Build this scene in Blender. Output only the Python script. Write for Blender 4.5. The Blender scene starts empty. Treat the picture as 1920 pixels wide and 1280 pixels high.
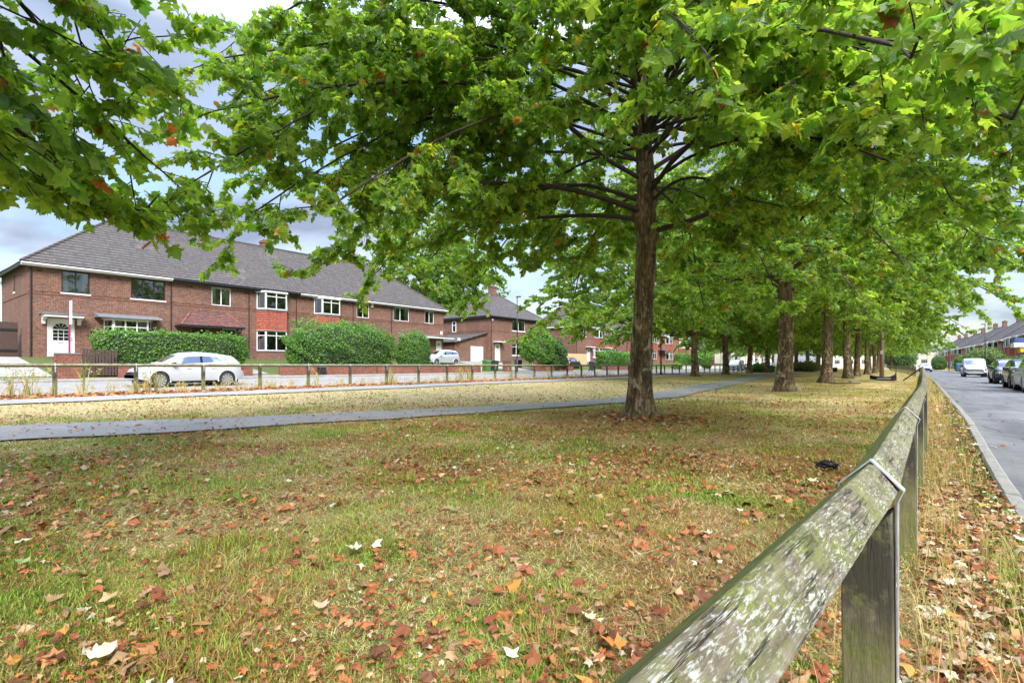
import bpy, math, random
import numpy as np
from mathutils import Vector, Matrix
R = math.radians
rng = np.random.default_rng(7)
random.seed(7)
sc = bpy.context.scene
col = sc.collection

# ------------------------------------------------------------------ camera
cam_d = bpy.data.cameras.new('camera'); cam = bpy.data.objects.new('camera', cam_d); col.objects.link(cam)
cam_d.sensor_width = 36.0; cam_d.lens = 18.4; cam_d.shift_y = 0.0234
cam_d.clip_start = 0.05; cam_d.clip_end = 2500
cam.location = (0, 0, 1.04); cam.rotation_euler = (R(90), 0, R(38.0))
sc.camera = cam
# ------------------------------------------------------------------ light
SUN_EL, SUN_AZ = 40.0, 128.0      # azimuth clockwise from +Y
sd = bpy.data.lights.new('sun', 'SUN'); so = bpy.data.objects.new('sun', sd); col.objects.link(so)
sd.energy = 2.4; sd.angle = R(22); sd.color = (1.0, 0.955, 0.88)
az = R(SUN_AZ); el = R(SUN_EL)
sdir = Vector((math.sin(az)*math.cos(el), math.cos(az)*math.cos(el), math.sin(el)))
so.rotation_euler = sdir.to_track_quat('Z', 'Y').to_euler()
w = bpy.data.worlds.new('World'); sc.world = w; w.use_nodes = True
nt = w.node_tree; nt.nodes.clear()
def wn(t, **k):
    n = nt.nodes.new(t)
    for a, b in k.items(): setattr(n, a, b)
    return n
wo = wn('ShaderNodeOutputWorld'); bg = wn('ShaderNodeBackground'); bg.inputs[1].default_value = 0.15
sky = wn('ShaderNodeTexSky', sky_type='NISHITA', sun_disc=False)
sky.sun_elevation = el; sky.sun_rotation = az; sky.air_density = 1.2; sky.dust_density = 1.5; sky.ozone_density = 2.0
tc = wn('ShaderNodeTexCoord'); sx = wn('ShaderNodeSeparateXYZ')
nt.links.new(tc.outputs['Generated'], sx.inputs[0])
ad = wn('ShaderNodeMath', operation='ADD'); ad.inputs[1].default_value = 0.22; nt.links.new(sx.outputs[2], ad.inputs[0])
cb = wn('ShaderNodeCombineXYZ'); nt.links.new(ad.outputs[0], cb.inputs[0]); nt.links.new(ad.outputs[0], cb.inputs[1]); cb.inputs[2].default_value = 1
dv = wn('ShaderNodeVectorMath', operation='DIVIDE'); nt.links.new(tc.outputs['Generated'], dv.inputs[0]); nt.links.new(cb.outputs[0], dv.inputs[1])
n1 = wn('ShaderNodeTexNoise'); n1.inputs['Scale'].default_value = 1.5; n1.inputs['Detail'].default_value = 7; n1.inputs['Roughness'].default_value = .5; n1.inputs['Distortion'].default_value = .3
nt.links.new(dv.outputs[0], n1.inputs['Vector'])
r1 = wn('ShaderNodeValToRGB'); r1.color_ramp.elements[0].position = .36; r1.color_ramp.elements[1].position = .60
nt.links.new(n1.outputs[0], r1.inputs[0])
n2 = wn('ShaderNodeTexNoise'); n2.inputs['Scale'].default_value = 2.6; n2.inputs['Detail'].default_value = 5
nt.links.new(dv.outputs[0], n2.inputs['Vector'])
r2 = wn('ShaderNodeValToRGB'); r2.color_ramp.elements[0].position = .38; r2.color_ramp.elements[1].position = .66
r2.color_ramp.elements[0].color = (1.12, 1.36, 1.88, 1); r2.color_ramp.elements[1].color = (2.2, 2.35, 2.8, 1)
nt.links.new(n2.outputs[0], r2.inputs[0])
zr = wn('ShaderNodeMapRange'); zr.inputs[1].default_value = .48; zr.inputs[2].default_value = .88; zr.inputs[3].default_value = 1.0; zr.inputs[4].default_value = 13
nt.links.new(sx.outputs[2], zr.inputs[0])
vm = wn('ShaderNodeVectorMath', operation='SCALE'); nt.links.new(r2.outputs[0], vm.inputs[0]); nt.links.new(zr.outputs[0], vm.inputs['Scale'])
vs = wn('ShaderNodeVectorMath', operation='SCALE'); nt.links.new(sky.outputs[0], vs.inputs[0]); vs.inputs['Scale'].default_value = .7
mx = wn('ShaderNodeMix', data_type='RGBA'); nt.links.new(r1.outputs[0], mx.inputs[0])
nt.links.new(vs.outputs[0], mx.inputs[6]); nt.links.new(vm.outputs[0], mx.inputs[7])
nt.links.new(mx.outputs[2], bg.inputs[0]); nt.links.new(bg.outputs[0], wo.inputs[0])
sc.view_settings.view_transform = 'Standard'; sc.view_settings.look = 'None'
sc.view_settings.exposure = 1.28; sc.view_settings.gamma = 1
cy = sc.cycles
cy.use_denoising = True; cy.max_bounces = 10; cy.diffuse_bounces = 6; cy.glossy_bounces = 3; cy.transmission_bounces = 5
cy.transparent_max_bounces = 8; cy.caustics_reflective = False; cy.caustics_refractive = False; cy.sample_clamp_indirect = 6
try: cy.use_adaptive_sampling = True; cy.adaptive_threshold = .02
except Exception: pass

# ------------------------------------------------------------------ helpers
def link(o, parent=None):
    col.objects.link(o)
    if parent is not None: o.parent = parent
    return o
def empty(name, loc=(0, 0, 0), rz=0):
    o = bpy.data.objects.new(name, None); o.location = loc; o.rotation_euler = (0, 0, rz)
    o.empty_display_size = .3
    return link(o)
def tag(o, label=None, cat=None, group=None, kind=None):
    if label: o['label'] = label
    if cat: o['category'] = cat
    if group: o['group'] = group
    if kind: o['kind'] = kind
    return o
def copy_tree(o, parent=None):
    c = o.copy(); col.objects.link(c)
    if parent is not None: c.parent = parent
    for ch in list(o.children): copy_tree(ch, c)
    return c
def np_mesh(name, verts, faces_flat, sizes, mat, parent=None, colr=None, smooth=False):
    me = bpy.data.meshes.new(name)
    verts = np.asarray(verts, dtype=np.float32).reshape(-1, 3)
    ff = np.asarray(faces_flat, dtype=np.int32).ravel(); sz = np.asarray(sizes, dtype=np.int32)
    me.vertices.add(len(verts)); me.vertices.foreach_set('co', verts.ravel())
    me.loops.add(len(ff)); me.loops.foreach_set('vertex_index', ff)
    me.polygons.add(len(sz)); st = np.zeros(len(sz), np.int32); st[1:] = np.cumsum(sz)[:-1]
    me.polygons.foreach_set('loop_start', st); me.polygons.foreach_set('loop_total', sz)
    me.polygons.foreach_set('use_smooth', np.full(len(sz), smooth, dtype=bool))
    me.update(calc_edges=True)
    if colr is not None:
        a = me.color_attributes.new('Col', 'FLOAT_COLOR', 'POINT')
        c4 = np.ones((len(verts), 4), np.float32); c4[:, :3] = colr; a.data.foreach_set('color', c4.ravel())
    me.materials.append(mat)
    return link(bpy.data.objects.new(name, me), parent)
class MB:
    def __init__(s): s.v = []; s.f = []
    def quad(s, *p):
        b = len(s.v); s.v += [tuple(q) for q in p]; s.f.append(tuple(range(b, b+len(p)))); return s
    def box(s, x0, x1, y0, y1, z0, z1, M=None):
        b = len(s.v)
        P = [(x0,y0,z0),(x1,y0,z0),(x1,y1,z0),(x0,y1,z0),(x0,y0,z1),(x1,y0,z1),(x1,y1,z1),(x0,y1,z1)]
        if M is not None: P = [tuple(M @ Vector(p)) for p in P]
        s.v += P
        for f in ((0,3,2,1),(4,5,6,7),(0,1,5,4),(1,2,6,5),(2,3,7,6),(3,0,4,7)): s.f.append(tuple(b+i for i in f))
        return s
    def prism(s, poly, a, b_, axis='y'):
        """extrude a 2D polygon between a and b_ along axis"""
        n = len(poly); b = len(s.v)
        def P(u, v, t): return (u, t, v) if axis == 'y' else ((t, u, v) if axis == 'x' else (u, v, t))
        s.v += [P(u, v, a) for u, v in poly] + [P(u, v, b_) for u, v in poly]
        s.f.append(tuple(b+i for i in range(n))); s.f.append(tuple(b+n+i for i in reversed(range(n))))
        for i in range(n): s.f.append((b+i, b+n+i, b+n+(i+1) % n, b+(i+1) % n))
        return s
    def tube(s, pts, rad, sides=8, caps=True):
        pts = [Vector(p) for p in pts]; n = len(pts)
        if not hasattr(rad, '__len__'): rad = [rad]*n
        b = len(s.v)
        for i, p in enumerate(pts):
            t = (pts[min(i+1, n-1)]-pts[max(i-1, 0)]).normalized()
            up = Vector((0, 0, 1)) if abs(t.z) < .9 else Vector((1, 0, 0))
            a = t.cross(up).normalized(); c = a.cross(t)
            for k in range(sides):
                th = 2*math.pi*k/sides; s.v.append(tuple(p+(a*math.cos(th)+c*math.sin(th))*rad[i]))
        for i in range(n-1):
            for k in range(sides):
                k2 = (k+1) % sides
                s.f.append((b+i*sides+k, b+i*sides+k2, b+(i+1)*sides+k2, b+(i+1)*sides+k))
        if caps:
            s.f.append(tuple(b+k for k in reversed(range(sides)))); s.f.append(tuple(b+(n-1)*sides+k for k in range(sides)))
        return s
    def build(s, name, mat, parent=None, smooth=False, bevel=0):
        me = bpy.data.meshes.new(name); me.from_pydata(s.v, [], s.f); me.update()
        if smooth: me.polygons.foreach_set('use_smooth', [True]*len(me.polygons))
        me.materials.append(mat)
        o = link(bpy.data.objects.new(name, me), parent)
        if bevel:
            m = o.modifiers.new('bevel', 'BEVEL'); m.width = bevel; m.segments = 2; m.limit_method = 'ANGLE'
        return o
def vnoise(x, y, s, seed=0):
    x = np.asarray(x, float)*s; y = np.asarray(y, float)*s
    xi = np.floor(x); yi = np.floor(y); fx = x-xi; fy = y-yi; fx = fx*fx*(3-2*fx); fy = fy*fy*(3-2*fy)
    def h(a, b):
        v = np.sin(a*127.1+b*311.7+seed*74.7)*43758.5453; return v-np.floor(v)
    return (h(xi, yi)*(1-fx)+h(xi+1, yi)*fx)*(1-fy)+(h(xi, yi+1)*(1-fx)+h(xi+1, yi+1)*fx)*fy
def fbm(x, y, s, seed=0, o=3):
    r = 0; a = .5; t = 0
    for i in range(o): r = r+a*vnoise(x, y, s*2**i, seed+i*13); t += a; a *= .5
    return r/t
def sstep(a, b, x):
    t = np.clip((np.asarray(x, float)-a)/(b-a), 0, 1); return t*t*(3-2*t)

# ------------------------------------------------------------------ materials
def mat(name, base=(.5,.5,.5), rough=.6, metal=0.0, spec=.5):
    m = bpy.data.materials.new(name); m.use_nodes = True
    b = m.node_tree.nodes['Principled BSDF']
    b.inputs['Base Color'].default_value = (*base, 1); b.inputs['Roughness'].default_value = rough
    b.inputs['Metallic'].default_value = metal; b.inputs['Specular IOR Level'].default_value = spec
    return m
class NT:
    def __init__(s, m): s.m = m; s.t = m.node_tree; s.b = s.t.nodes['Principled BSDF']
    def n(s, t, ins=None, **k):
        n = s.t.nodes.new(t)
        for a, b in k.items(): setattr(n, a, b)
        for a, b in (ins or {}).items():
            if isinstance(b, bpy.types.NodeSocket): s.t.links.new(b, n.inputs[a])
            else: n.inputs[a].default_value = b
        return n
    def l(s, a, b): s.t.links.new(a, b)
    def noise(s, scale, vec=None, detail=4, rough=.55, dist=0):
        n = s.n('ShaderNodeTexNoise', {'Scale': scale, 'Detail': detail, 'Roughness': rough, 'Distortion': dist})
        if vec is not None: s.l(vec, n.inputs['Vector'])
        return n.outputs[0]
    def ramp(s, f, stops):
        r = s.n('ShaderNodeValToRGB'); e = r.color_ramp.elements
        while len(e) < len(stops): e.new(.5)
        for i, (p, c) in enumerate(stops):
            e[i].position = p; e[i].color = (*c, 1) if hasattr(c, '__len__') else (c, c, c, 1)
        s.l(f, r.inputs[0]); return r.outputs[0]
    def mix(s, f, a, b, mode='MIX'):
        n = s.n('ShaderNodeMix', data_type='RGBA', blend_type=mode)
        for i, v in ((0, f), (6, a), (7, b)):
            if isinstance(v, bpy.types.NodeSocket): s.l(v, n.inputs[i])
            elif i == 0: n.inputs[0].default_value = v
            else: n.inputs[i].default_value = (*v, 1)
        return n.outputs[2]
    def bump(s, h, strength=.5, dist=.01):
        n = s.n('ShaderNodeBump', {'Strength': strength, 'Distance': dist, 'Height': h}); s.l(n.outputs[0], s.b.inputs['Normal'])
    def math(s, op, a, b=None):
        n = s.n('ShaderNodeMath', operation=op)
        for i, v in ((0, a), (1, b)):
            if v is None: continue
            if isinstance(v, bpy.types.NodeSocket): s.l(v, n.inputs[i])
            else: n.inputs[i].default_value = v
        return n.outputs[0]
    def obj(s): return s.n('ShaderNodeTexCoord').outputs['Object']
    def uvz(s, zs=1.0):
        """(along-wall, height) coordinates chosen from the face's own direction"""
        t = s.n('ShaderNodeTexCoord'); p = s.n('ShaderNodeSeparateXYZ', {0: t.outputs['Object']}); q = s.n('ShaderNodeSeparateXYZ', {0: t.outputs['Normal']})
        g = s.math('GREATER_THAN', s.math('ABSOLUTE', q.outputs[0]), s.math('ABSOLUTE', q.outputs[1]))
        m = s.n('ShaderNodeMix', {0: g, 2: p.outputs[0], 3: p.outputs[1]}, data_type='FLOAT')
        z = s.math('MULTIPLY', p.outputs[2], zs)
        return s.n('ShaderNodeCombineXYZ', {0: m.outputs[0], 1: z}).outputs[0]
def wobble(name, a, b, scale=3, rough=.7, bumps=.3, vecscale=None, fine=40):
    m = mat(name, a, rough); t = NT(m); v = t.obj()
    if vecscale: v = t.n('ShaderNodeMapping', {'Vector': v, 'Scale': vecscale}).outputs[0]
    c = t.ramp(t.noise(scale, v, 6), [(.3, a), (.7, b)]); f = t.noise(fine, v, 3)
    c = t.mix(.35, c, t.ramp(f, [(.3, tuple(x*.55 for x in a)), (.7, tuple(min(1, x*1.25) for x in b))]))
    t.l(c, t.b.inputs['Base Color']); t.bump(f, bumps, .01); return m
def brick_mat(name, c1, c2, mortar, stain=.5):
    m = mat(name, c1, .85); t = NT(m); v = t.uvz()
    br = t.n('ShaderNodeTexBrick', {'Vector': v, 'Color1': (*c1, 1), 'Color2': (*c2, 1), 'Mortar': (*mortar, 1), 'Scale': 1.0,
             'Mortar Size': .010, 'Mortar Smooth': .2, 'Bias': .0, 'Brick Width': .232, 'Row Height': .077})
    c = t.mix(stain, br.outputs[0], t.ramp(t.noise(1.1, t.obj(), 6, .65), [(.3, (.50,.46,.44)), (.7, (1.15, 1.1, 1.05))]), 'MULTIPLY')
    c = t.mix(.6, c, t.ramp(t.noise(9, v, 3), [(.36, (.5,.47,.47)), (.64, (1.35,1.3,1.25))]), 'MULTIPLY')
    t.l(c, t.b.inputs['Base Color']); t.bump(br.outputs['Fac'], -.5, .01); return m
M = {}
M['brick'] = brick_mat('red_brick', (.25,.095,.058), (.115,.05,.036), (.24,.20,.155))
M['brick2'] = brick_mat('orange_brick', (.36,.10,.045), (.25,.075,.04), (.28,.22,.18))
M['brickwall'] = brick_mat('garden_brick', (.28,.075,.04), (.17,.05,.03), (.22,.17,.13), .7)
def tile_mat(name, c1, c2, cm, row=.285, width=.3, moss=(.30,.27,.14)):
    m = mat(name, c1, .75); t = NT(m); v = t.uvz(1.42)
    wv = t.n('ShaderNodeSeparateXYZ', {0: v})
    br = t.n('ShaderNodeTexBrick', {'Vector': v, 'Color1': (*c1, 1), 'Color2': (*c2, 1), 'Mortar': (*cm, 1), 'Scale': 1.0,
             'Mortar Size': .012, 'Mortar Smooth': .6, 'Brick Width': width, 'Row Height': row})
    br.offset = .0
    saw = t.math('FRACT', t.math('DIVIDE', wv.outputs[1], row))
    lip = t.ramp(saw, [(.0, (1.9,1.88,1.9)), (.22, (1.25,1.25,1.25)), (.66, (.85,.85,.85)), (.78, (.18,.17,.18)), (1.0, (.18,.17,.18))])  # highlight painted into the colour along each tile lip, dark line above it
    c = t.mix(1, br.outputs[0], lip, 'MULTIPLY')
    c = t.mix(.75, c, t.ramp(t.noise(5, v, 5, .75), [(.32, (.5,.48,.47)), (.68, (1.7,1.65,1.63))]), 'MULTIPLY')
    c = t.mix(t.ramp(t.noise(.55, t.obj(), 5, .7), [(.60, 0.0), (.78, .5)]), c, moss)
    t.l(c, t.b.inputs['Base Color'])
    ws = t.math('SINE', t.math('MULTIPLY', wv.outputs[0], 2*math.pi/width))
    h = t.math('ADD', t.math('MULTIPLY', ws, .35), t.math('SUBTRACT', 1.0, saw)); t.bump(h, .8, .035); return m
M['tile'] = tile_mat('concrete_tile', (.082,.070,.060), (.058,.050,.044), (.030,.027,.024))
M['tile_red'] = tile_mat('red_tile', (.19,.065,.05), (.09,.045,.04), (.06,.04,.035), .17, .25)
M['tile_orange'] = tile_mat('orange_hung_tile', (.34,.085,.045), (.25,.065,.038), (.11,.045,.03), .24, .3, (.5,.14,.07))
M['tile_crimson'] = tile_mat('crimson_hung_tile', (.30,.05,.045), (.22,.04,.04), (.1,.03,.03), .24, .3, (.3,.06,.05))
M['white'] = wobble('white_upvc', (.78,.78,.78), (.84,.84,.83), 5, .35, .02)
M['sill'] = wobble('painted_sill', (.62,.61,.58), (.78,.77,.74), 5, .6, .1)
M['black'] = wobble('black_plastic', (.012,.012,.014), (.022,.022,.024), 6, .4, .05)
M['darkwood'] = wobble('dark_stained_timber', (.045,.025,.020), (.085,.05,.04), 4, .7, .3, (8, 8, .8))
M['felt'] = wobble('grey_roofing_felt', (.11,.12,.13), (.2,.2,.21), 4, .8, .2)
M['render'] = wobble('pale_render', (.62,.58,.46), (.74,.70,.58), 2, .85, .1)
M['curtain'] = wobble('net_curtain', (.55,.56,.56), (.75,.75,.74), 3, .9, .1, (30, 30, .5))
M['asphalt'] = wobble('worn_asphalt', (.105,.105,.11), (.20,.20,.205), 1.1, .8, .35, None, 90)
def asphalt():
    m = M['asphalt']; t = NT(m); src = t.b.inputs['Base Color'].links[0].from_socket; v = t.n('ShaderNodeNewGeometry').outputs['Position']
    wv = t.n('ShaderNodeMix', {0: .12}, data_type='VECTOR'); t.l(v, wv.inputs[4]); nz = t.n('ShaderNodeTexNoise', {'Scale': 1.5, 'Detail': 5}); t.l(v, nz.inputs['Vector']); t.l(nz.outputs['Color'], wv.inputs[5])
    vo = t.n('ShaderNodeTexVoronoi', {'Scale': .8}, feature='DISTANCE_TO_EDGE'); t.l(wv.outputs[1], vo.inputs['Vector'])
    cr = t.ramp(vo.outputs['Distance'], [(.0, (.28,.28,.28)), (.010, (.45,.45,.45)), (.018, (1,1,1))]); mk = t.ramp(t.noise(.45, v, 3), [(.45, 0.0), (.55, 1.0)])
    c = t.mix(mk, src, t.mix(1, src, cr, 'MULTIPLY')); st = t.n('ShaderNodeMapping', {'Vector': v, 'Scale': (1.6, .25, 1)}).outputs[0]
    c = t.mix(.85, c, t.ramp(t.noise(1.1, st, 6, .65), [(.3, (.55,.55,.56)), (.5, (1,1,1)), (.72, (1.35,1.34,1.32))]), 'MULTIPLY')
    c = t.mix(.7, c, t.ramp(t.noise(160, v, 2), [(.3, (.5,.5,.5)), (.7, (1.5,1.5,1.5))]), 'MULTIPLY'); t.l(c, t.b.inputs['Base Color'])
asphalt()
M['asphalt_path'] = wobble('path_asphalt', (.19,.174,.155), (.30,.28,.255), 1.5, .8, .4, None, 70)
M['concrete'] = wobble('pale_concrete', (.24,.22,.19), (.35,.325,.28), 1.5, .85, .25)
M['kerb'] = wobble('kerb_stone', (.20,.19,.17), (.34,.325,.29), 3, .85, .4)
M['leadgrey'] = wobble('galvanised_steel', (.24,.25,.26), (.46,.47,.49), 12, .45, .1)
M['newwood'] = wobble('fresh_fence_timber', (.50,.34,.18), (.66,.48,.27), 5, .75, .2, (6, 6, .5))
M['oldpole'] = wobble('weathered_pole', (.16,.12,.09), (.27,.21,.15), 5, .85, .4, (8, 8, .6))
M['green_plastic'] = wobble('green_bin_plastic', (.05,.16,.035), (.07,.21,.05), 4, .5, .05)
M['grey_plastic'] = wobble('grey_bin_plastic', (.03,.033,.036), (.05,.052,.055), 4, .5, .05)
M['blue_plastic'] = wobble('blue_plastic', (.05,.14,.24), (.07,.18,.30), 4, .5, .05)
M['pink'] = wobble('pink_paint', (.22,.03,.075), (.28,.04,.09), 4, .5, .05)
M['rubber'] = wobble('tyre_rubber', (.014,.014,.015), (.024,.024,.025), 10, .8, .2)
M['alloy'] = mat('alloy_rim', (.55,.56,.58), .3, .8)
M['lamp_clear'] = mat('headlamp_glass', (.35,.37,.40), .12, .3)
M['lamp_red'] = mat('tail_lamp_red', (.42,.01,.012), .15)
M['blackgloss'] = mat('black_gloss_trim', (.01,.01,.012), .15)
def paint(name, c, r=.22, metal=.0):
    m = mat(name, c, r, metal); t = NT(m)
    t.b.inputs['Coat Weight'].default_value = .35; t.b.inputs['Coat Roughness'].default_value = .06
    t.l(t.ramp(t.noise(2.2, t.obj(), 4), [(.3, tuple(x*.93 for x in c)), (.7, c)]), t.b.inputs['Base Color'])
    t.l(t.ramp(t.noise(6, t.obj(), 4), [(.3, r), (.7, r+.12)]), t.b.inputs['Roughness']); return m
M['p_white'] = paint('white_car_paint', (.46,.47,.48), .28)
M['p_silver'] = paint('silver_car_paint', (.50,.52,.55), .3, .35)
M['p_blue'] = paint('dark_blue_car_paint', (.022,.032,.055))
M['p_black'] = paint('black_car_paint', (.010,.011,.013))
M['p_dark'] = paint('dark_grey_car_paint', (.03,.033,.045))
def glass_mat(name, tint, refl):
    m = mat(name, tint, .05); t = NT(m)
    g = t.n('ShaderNodeBsdfGlossy', {'Color': (.9,.93,.97,1), 'Roughness': .03})
    tr = t.n('ShaderNodeBsdfTransparent', {'Color': (*tint, 1)})
    fr = t.n('ShaderNodeFresnel', {'IOR': 1.5}); f = t.math('ADD', fr.outputs[0], refl)
    mxx = t.n('ShaderNodeMixShader', {0: f, 1: tr.outputs[0], 2: g.outputs[0]})
    t.l(mxx.outputs[0], t.t.nodes['Material Output'].inputs[0]); return m
M['glass'] = glass_mat('window_glass', (.55,.58,.58), .10)
M['carglass'] = glass_mat('car_glass', (.16,.19,.20), .62)
M['carinside'] = mat('car_interior', (.02,.02,.022), .9)
def attr_mat(name, rough=.6, trans=0.0, tcol=(1.6,1.9,.8), spec=.4, noise=None, bump=0):
    m = mat(name, (.5,.5,.5), rough, 0, spec); t = NT(m)
    a = t.n('ShaderNodeVertexColor', layer_name='Col').outputs[0]; c = a
    if noise:
        c = t.mix(1, a, t.ramp(t.noise(noise, t.n('ShaderNodeNewGeometry').outputs['Position'], 5, .7), [(.28, (.55,.53,.50)), (.72, (1.45,1.42,1.35))]), 'MULTIPLY')
    t.l(c, t.b.inputs['Base Color'])
    if trans:
        tb = t.n('ShaderNodeBsdfTranslucent'); t.l(t.mix(1, a, tcol, 'MULTIPLY'), tb.inputs[0])
        mxx = t.n('ShaderNodeMixShader', {0: trans, 1: t.b.outputs[0], 2: tb.outputs[0]}); t.l(mxx.outputs[0], t.t.nodes['Material Output'].inputs[0])
    if bump:
        t.bump(t.noise(noise*3, t.n('ShaderNodeNewGeometry').outputs['Position'], 4), bump, .02)
    return m
M['leaf'] = attr_mat('plane_leaf', .34, .58, (3.3,3.2,1.3), .5)
M['hedge'] = attr_mat('hedge_leaf', .5, .25, (1.8,2.0,.8))
M['dead'] = attr_mat('fallen_leaf', .6, .15, (1.4,1.1,.7), .35)
M['grass'] = attr_mat('grass_blade', .6, .30, (1.5,1.6,.9), .25)
M['ground'] = attr_mat('turf_soil', .95, 0, noise=14, bump=.6, spec=.1)
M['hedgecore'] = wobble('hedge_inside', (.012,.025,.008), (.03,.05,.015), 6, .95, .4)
def bark():
    m = mat('plane_bark', (.2,.15,.1), .9); t = NT(m); v = t.obj()
    vs_ = t.n('ShaderNodeMapping', {'Vector': v, 'Scale': (1, 1, .22)}).outputs[0]
    c = t.ramp(t.noise(9, vs_, 8, .75, .8), [(.36, (.016,.011,.007)), (.5, (.12,.076,.040)), (.66, (.34,.23,.125))])
    moss = t.ramp(t.noise(1.6, v, 5, .6), [(.45, 0.0), (.62, .7)])
    c = t.mix(moss, c, (.085,.08,.03))
    pv = t.n('ShaderNodeMapping', {'Vector': v, 'Scale': (1, 1, .55)}).outputs[0]
    patch = t.ramp(t.noise(4.6, pv, 8, .70, 1.2), [(.545, 0.0), (.57, 1.0)])
    pc = t.ramp(t.noise(6, v, 4), [(.3, (.30,.24,.15)), (.7, (.55,.47,.33))])
    sz_ = t.n('ShaderNodeSeparateXYZ', {0: v}).outputs[2]
    vb = t.n('ShaderNodeMapping', {'Vector': v, 'Scale': (1, 1, .22)}).outputs[0]; wb = t.n('ShaderNodeMix', {0: .10}, data_type='VECTOR'); t.l(vb, wb.inputs[4]); nb = t.n('ShaderNodeTexNoise', {'Scale': 5.0, 'Detail': 6}); t.l(v, nb.inputs['Vector']); t.l(nb.outputs['Color'], wb.inputs[5])
    vo = t.n('ShaderNodeTexVoronoi', {'Scale': 17.0}, feature='DISTANCE_TO_EDGE'); t.l(wb.outputs[1], vo.inputs['Vector']); fis = t.ramp(vo.outputs['Distance'], [(.0, (.42,.40,.38)), (.06, (.85,.85,.85)), (.2, (1.25,1.25,1.25))])
    c = t.mix(.85, c, fis, 'MULTIPLY'); c = t.mix(.7, c, t.ramp(t.noise(1.3, v, 5, .65), [(.35, (.62,.60,.58)), (.62, (1.35,1.33,1.3))]), 'MULTIPLY')
    low = t.ramp(t.math('MULTIPLY', sz_, .1), [(.0, .25), (.06, .85), (.2, .8), (.34, .25), (1, .35)])
    c = t.mix(t.math('MULTIPLY', patch, low), c, pc)
    t.l(c, t.b.inputs['Base Color'])
    vf = t.n('ShaderNodeMapping', {'Vector': v, 'Scale': (1, 1, .12)}).outputs[0]
    h = t.math('ADD', t.math('SUBTRACT', t.noise(16, vf, 6, .7, .6), t.math('MULTIPLY', patch, .12)), t.math('MULTIPLY', t.math('MINIMUM', vo.outputs['Distance'], .12), 4.0)); t.bump(h, .9, .04); return m
M['bark'] = bark()
M['branch'] = wobble('branch_bark', (.018,.013,.009), (.055,.040,.026), 5, .9, .5)
def moss_wood(name, axis):
    """weathered softwood: grey brown, green algae, silver lichen streaks; axis = long axis"""
    m = mat(name, (.2,.18,.14), .8); t = NT(m); v = t.obj()
    sc1 = {'y': (1, .12, 1), 'z': (1, 1, .12)}[axis]; sc2 = {'y': (1, .30, 1), 'z': (1, 1, .3)}[axis]
    v1 = t.n('ShaderNodeMapping', {'Vector': v, 'Scale': sc1}).outputs[0]; v2 = t.n('ShaderNodeMapping', {'Vector': v, 'Scale': sc2, 'Rotation': (0, 0, .5)}).outputs[0]
    c = t.ramp(t.noise(60, v1, 6, .7), [(.30, (.05,.038,.022)), (.5, (.165,.135,.085)), (.72, (.30,.265,.19))])
    c = t.mix(t.ramp(t.noise(9, v, 7, .75), [(.46, 0.0), (.62, .85)]), c, t.ramp(t.noise(60, v, 5, .75), [(.35, (.06,.075,.012)), (.68, (.27,.29,.04))]))
    q = t.n('ShaderNodeSeparateXYZ', {0: t.n('ShaderNodeTexCoord').outputs['Normal']})
    if axis == 'y':
        left = t.ramp(t.math('MULTIPLY', q.outputs[0], -1.0), [(.25, 0.0), (.6, .9)])
        c = t.mix(left, c, t.ramp(t.noise(28, v, 6, .7), [(.3, (.06,.08,.012)), (.7, (.19,.21,.03))]))
        v3 = t.n('ShaderNodeMapping', {'Vector': v, 'Scale': (1, .16, 1), 'Rotation': (0, 0, .12)}).outputs[0]
        l1 = t.ramp(t.noise(260, v3, 4, .6, .4), [(.53, 0.0), (.62, .75)]); l2 = t.ramp(t.noise(150, v2, 6, .7, .6), [(.56, 0.0), (.63, .85)])
        lich = t.math('MULTIPLY', t.math('MAXIMUM', l1, l2), t.ramp(t.noise(11, v, 6, .65), [(.42, 0.05), (.60, 1.0)]))
        lich = t.math('MULTIPLY', lich, t.math('SUBTRACT', 1.0, left))
        c = t.mix(lich, c, (.58,.58,.53))
    else:
        zz0 = t.n('ShaderNodeSeparateXYZ', {0: v}).outputs[2]
        dk = t.math('MULTIPLY', t.ramp(t.noise(6, v, 6, .7), [(.40, 0.0), (.52, .92)]), t.ramp(zz0, [(.35, .12), (.52, 1.0)]))
        c = t.mix(dk, c, (.032,.026,.020))
        sz_ = t.n('ShaderNodeSeparateXYZ', {0: v}).outputs[2]
        c = t.mix(t.ramp(sz_, [(.05, .75), (.5, 0.0)]), c, (.17,.19,.04))
    vc = t.n('ShaderNodeMapping', {'Vector': v, 'Scale': {'y': (1, .035, 1), 'z': (1, 1, .035)}[axis]}).outputs[0]; nc = t.noise(34, vc, 5, .6)
    ck = t.ramp(nc, [(.0, 0.0), (.492, 0.0), (.50, 1.0), (.508, 0.0)]); km = t.ramp(t.noise(3, v, 3), [(.46, 0.0), (.54, .9)]); ck = t.math('MULTIPLY', ck, km); c = t.mix(ck, c, (.012,.010,.007))
    t.l(c, t.b.inputs['Base Color']); t.bump(t.math('SUBTRACT', t.noise(130, v1, 6, .75), t.math('MULTIPLY', ck, 1.5)), .9, .008); return m
M['rail'] = moss_wood('mossy_rail', 'y'); M['post'] = moss_wood('mossy_post', 'z')

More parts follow.
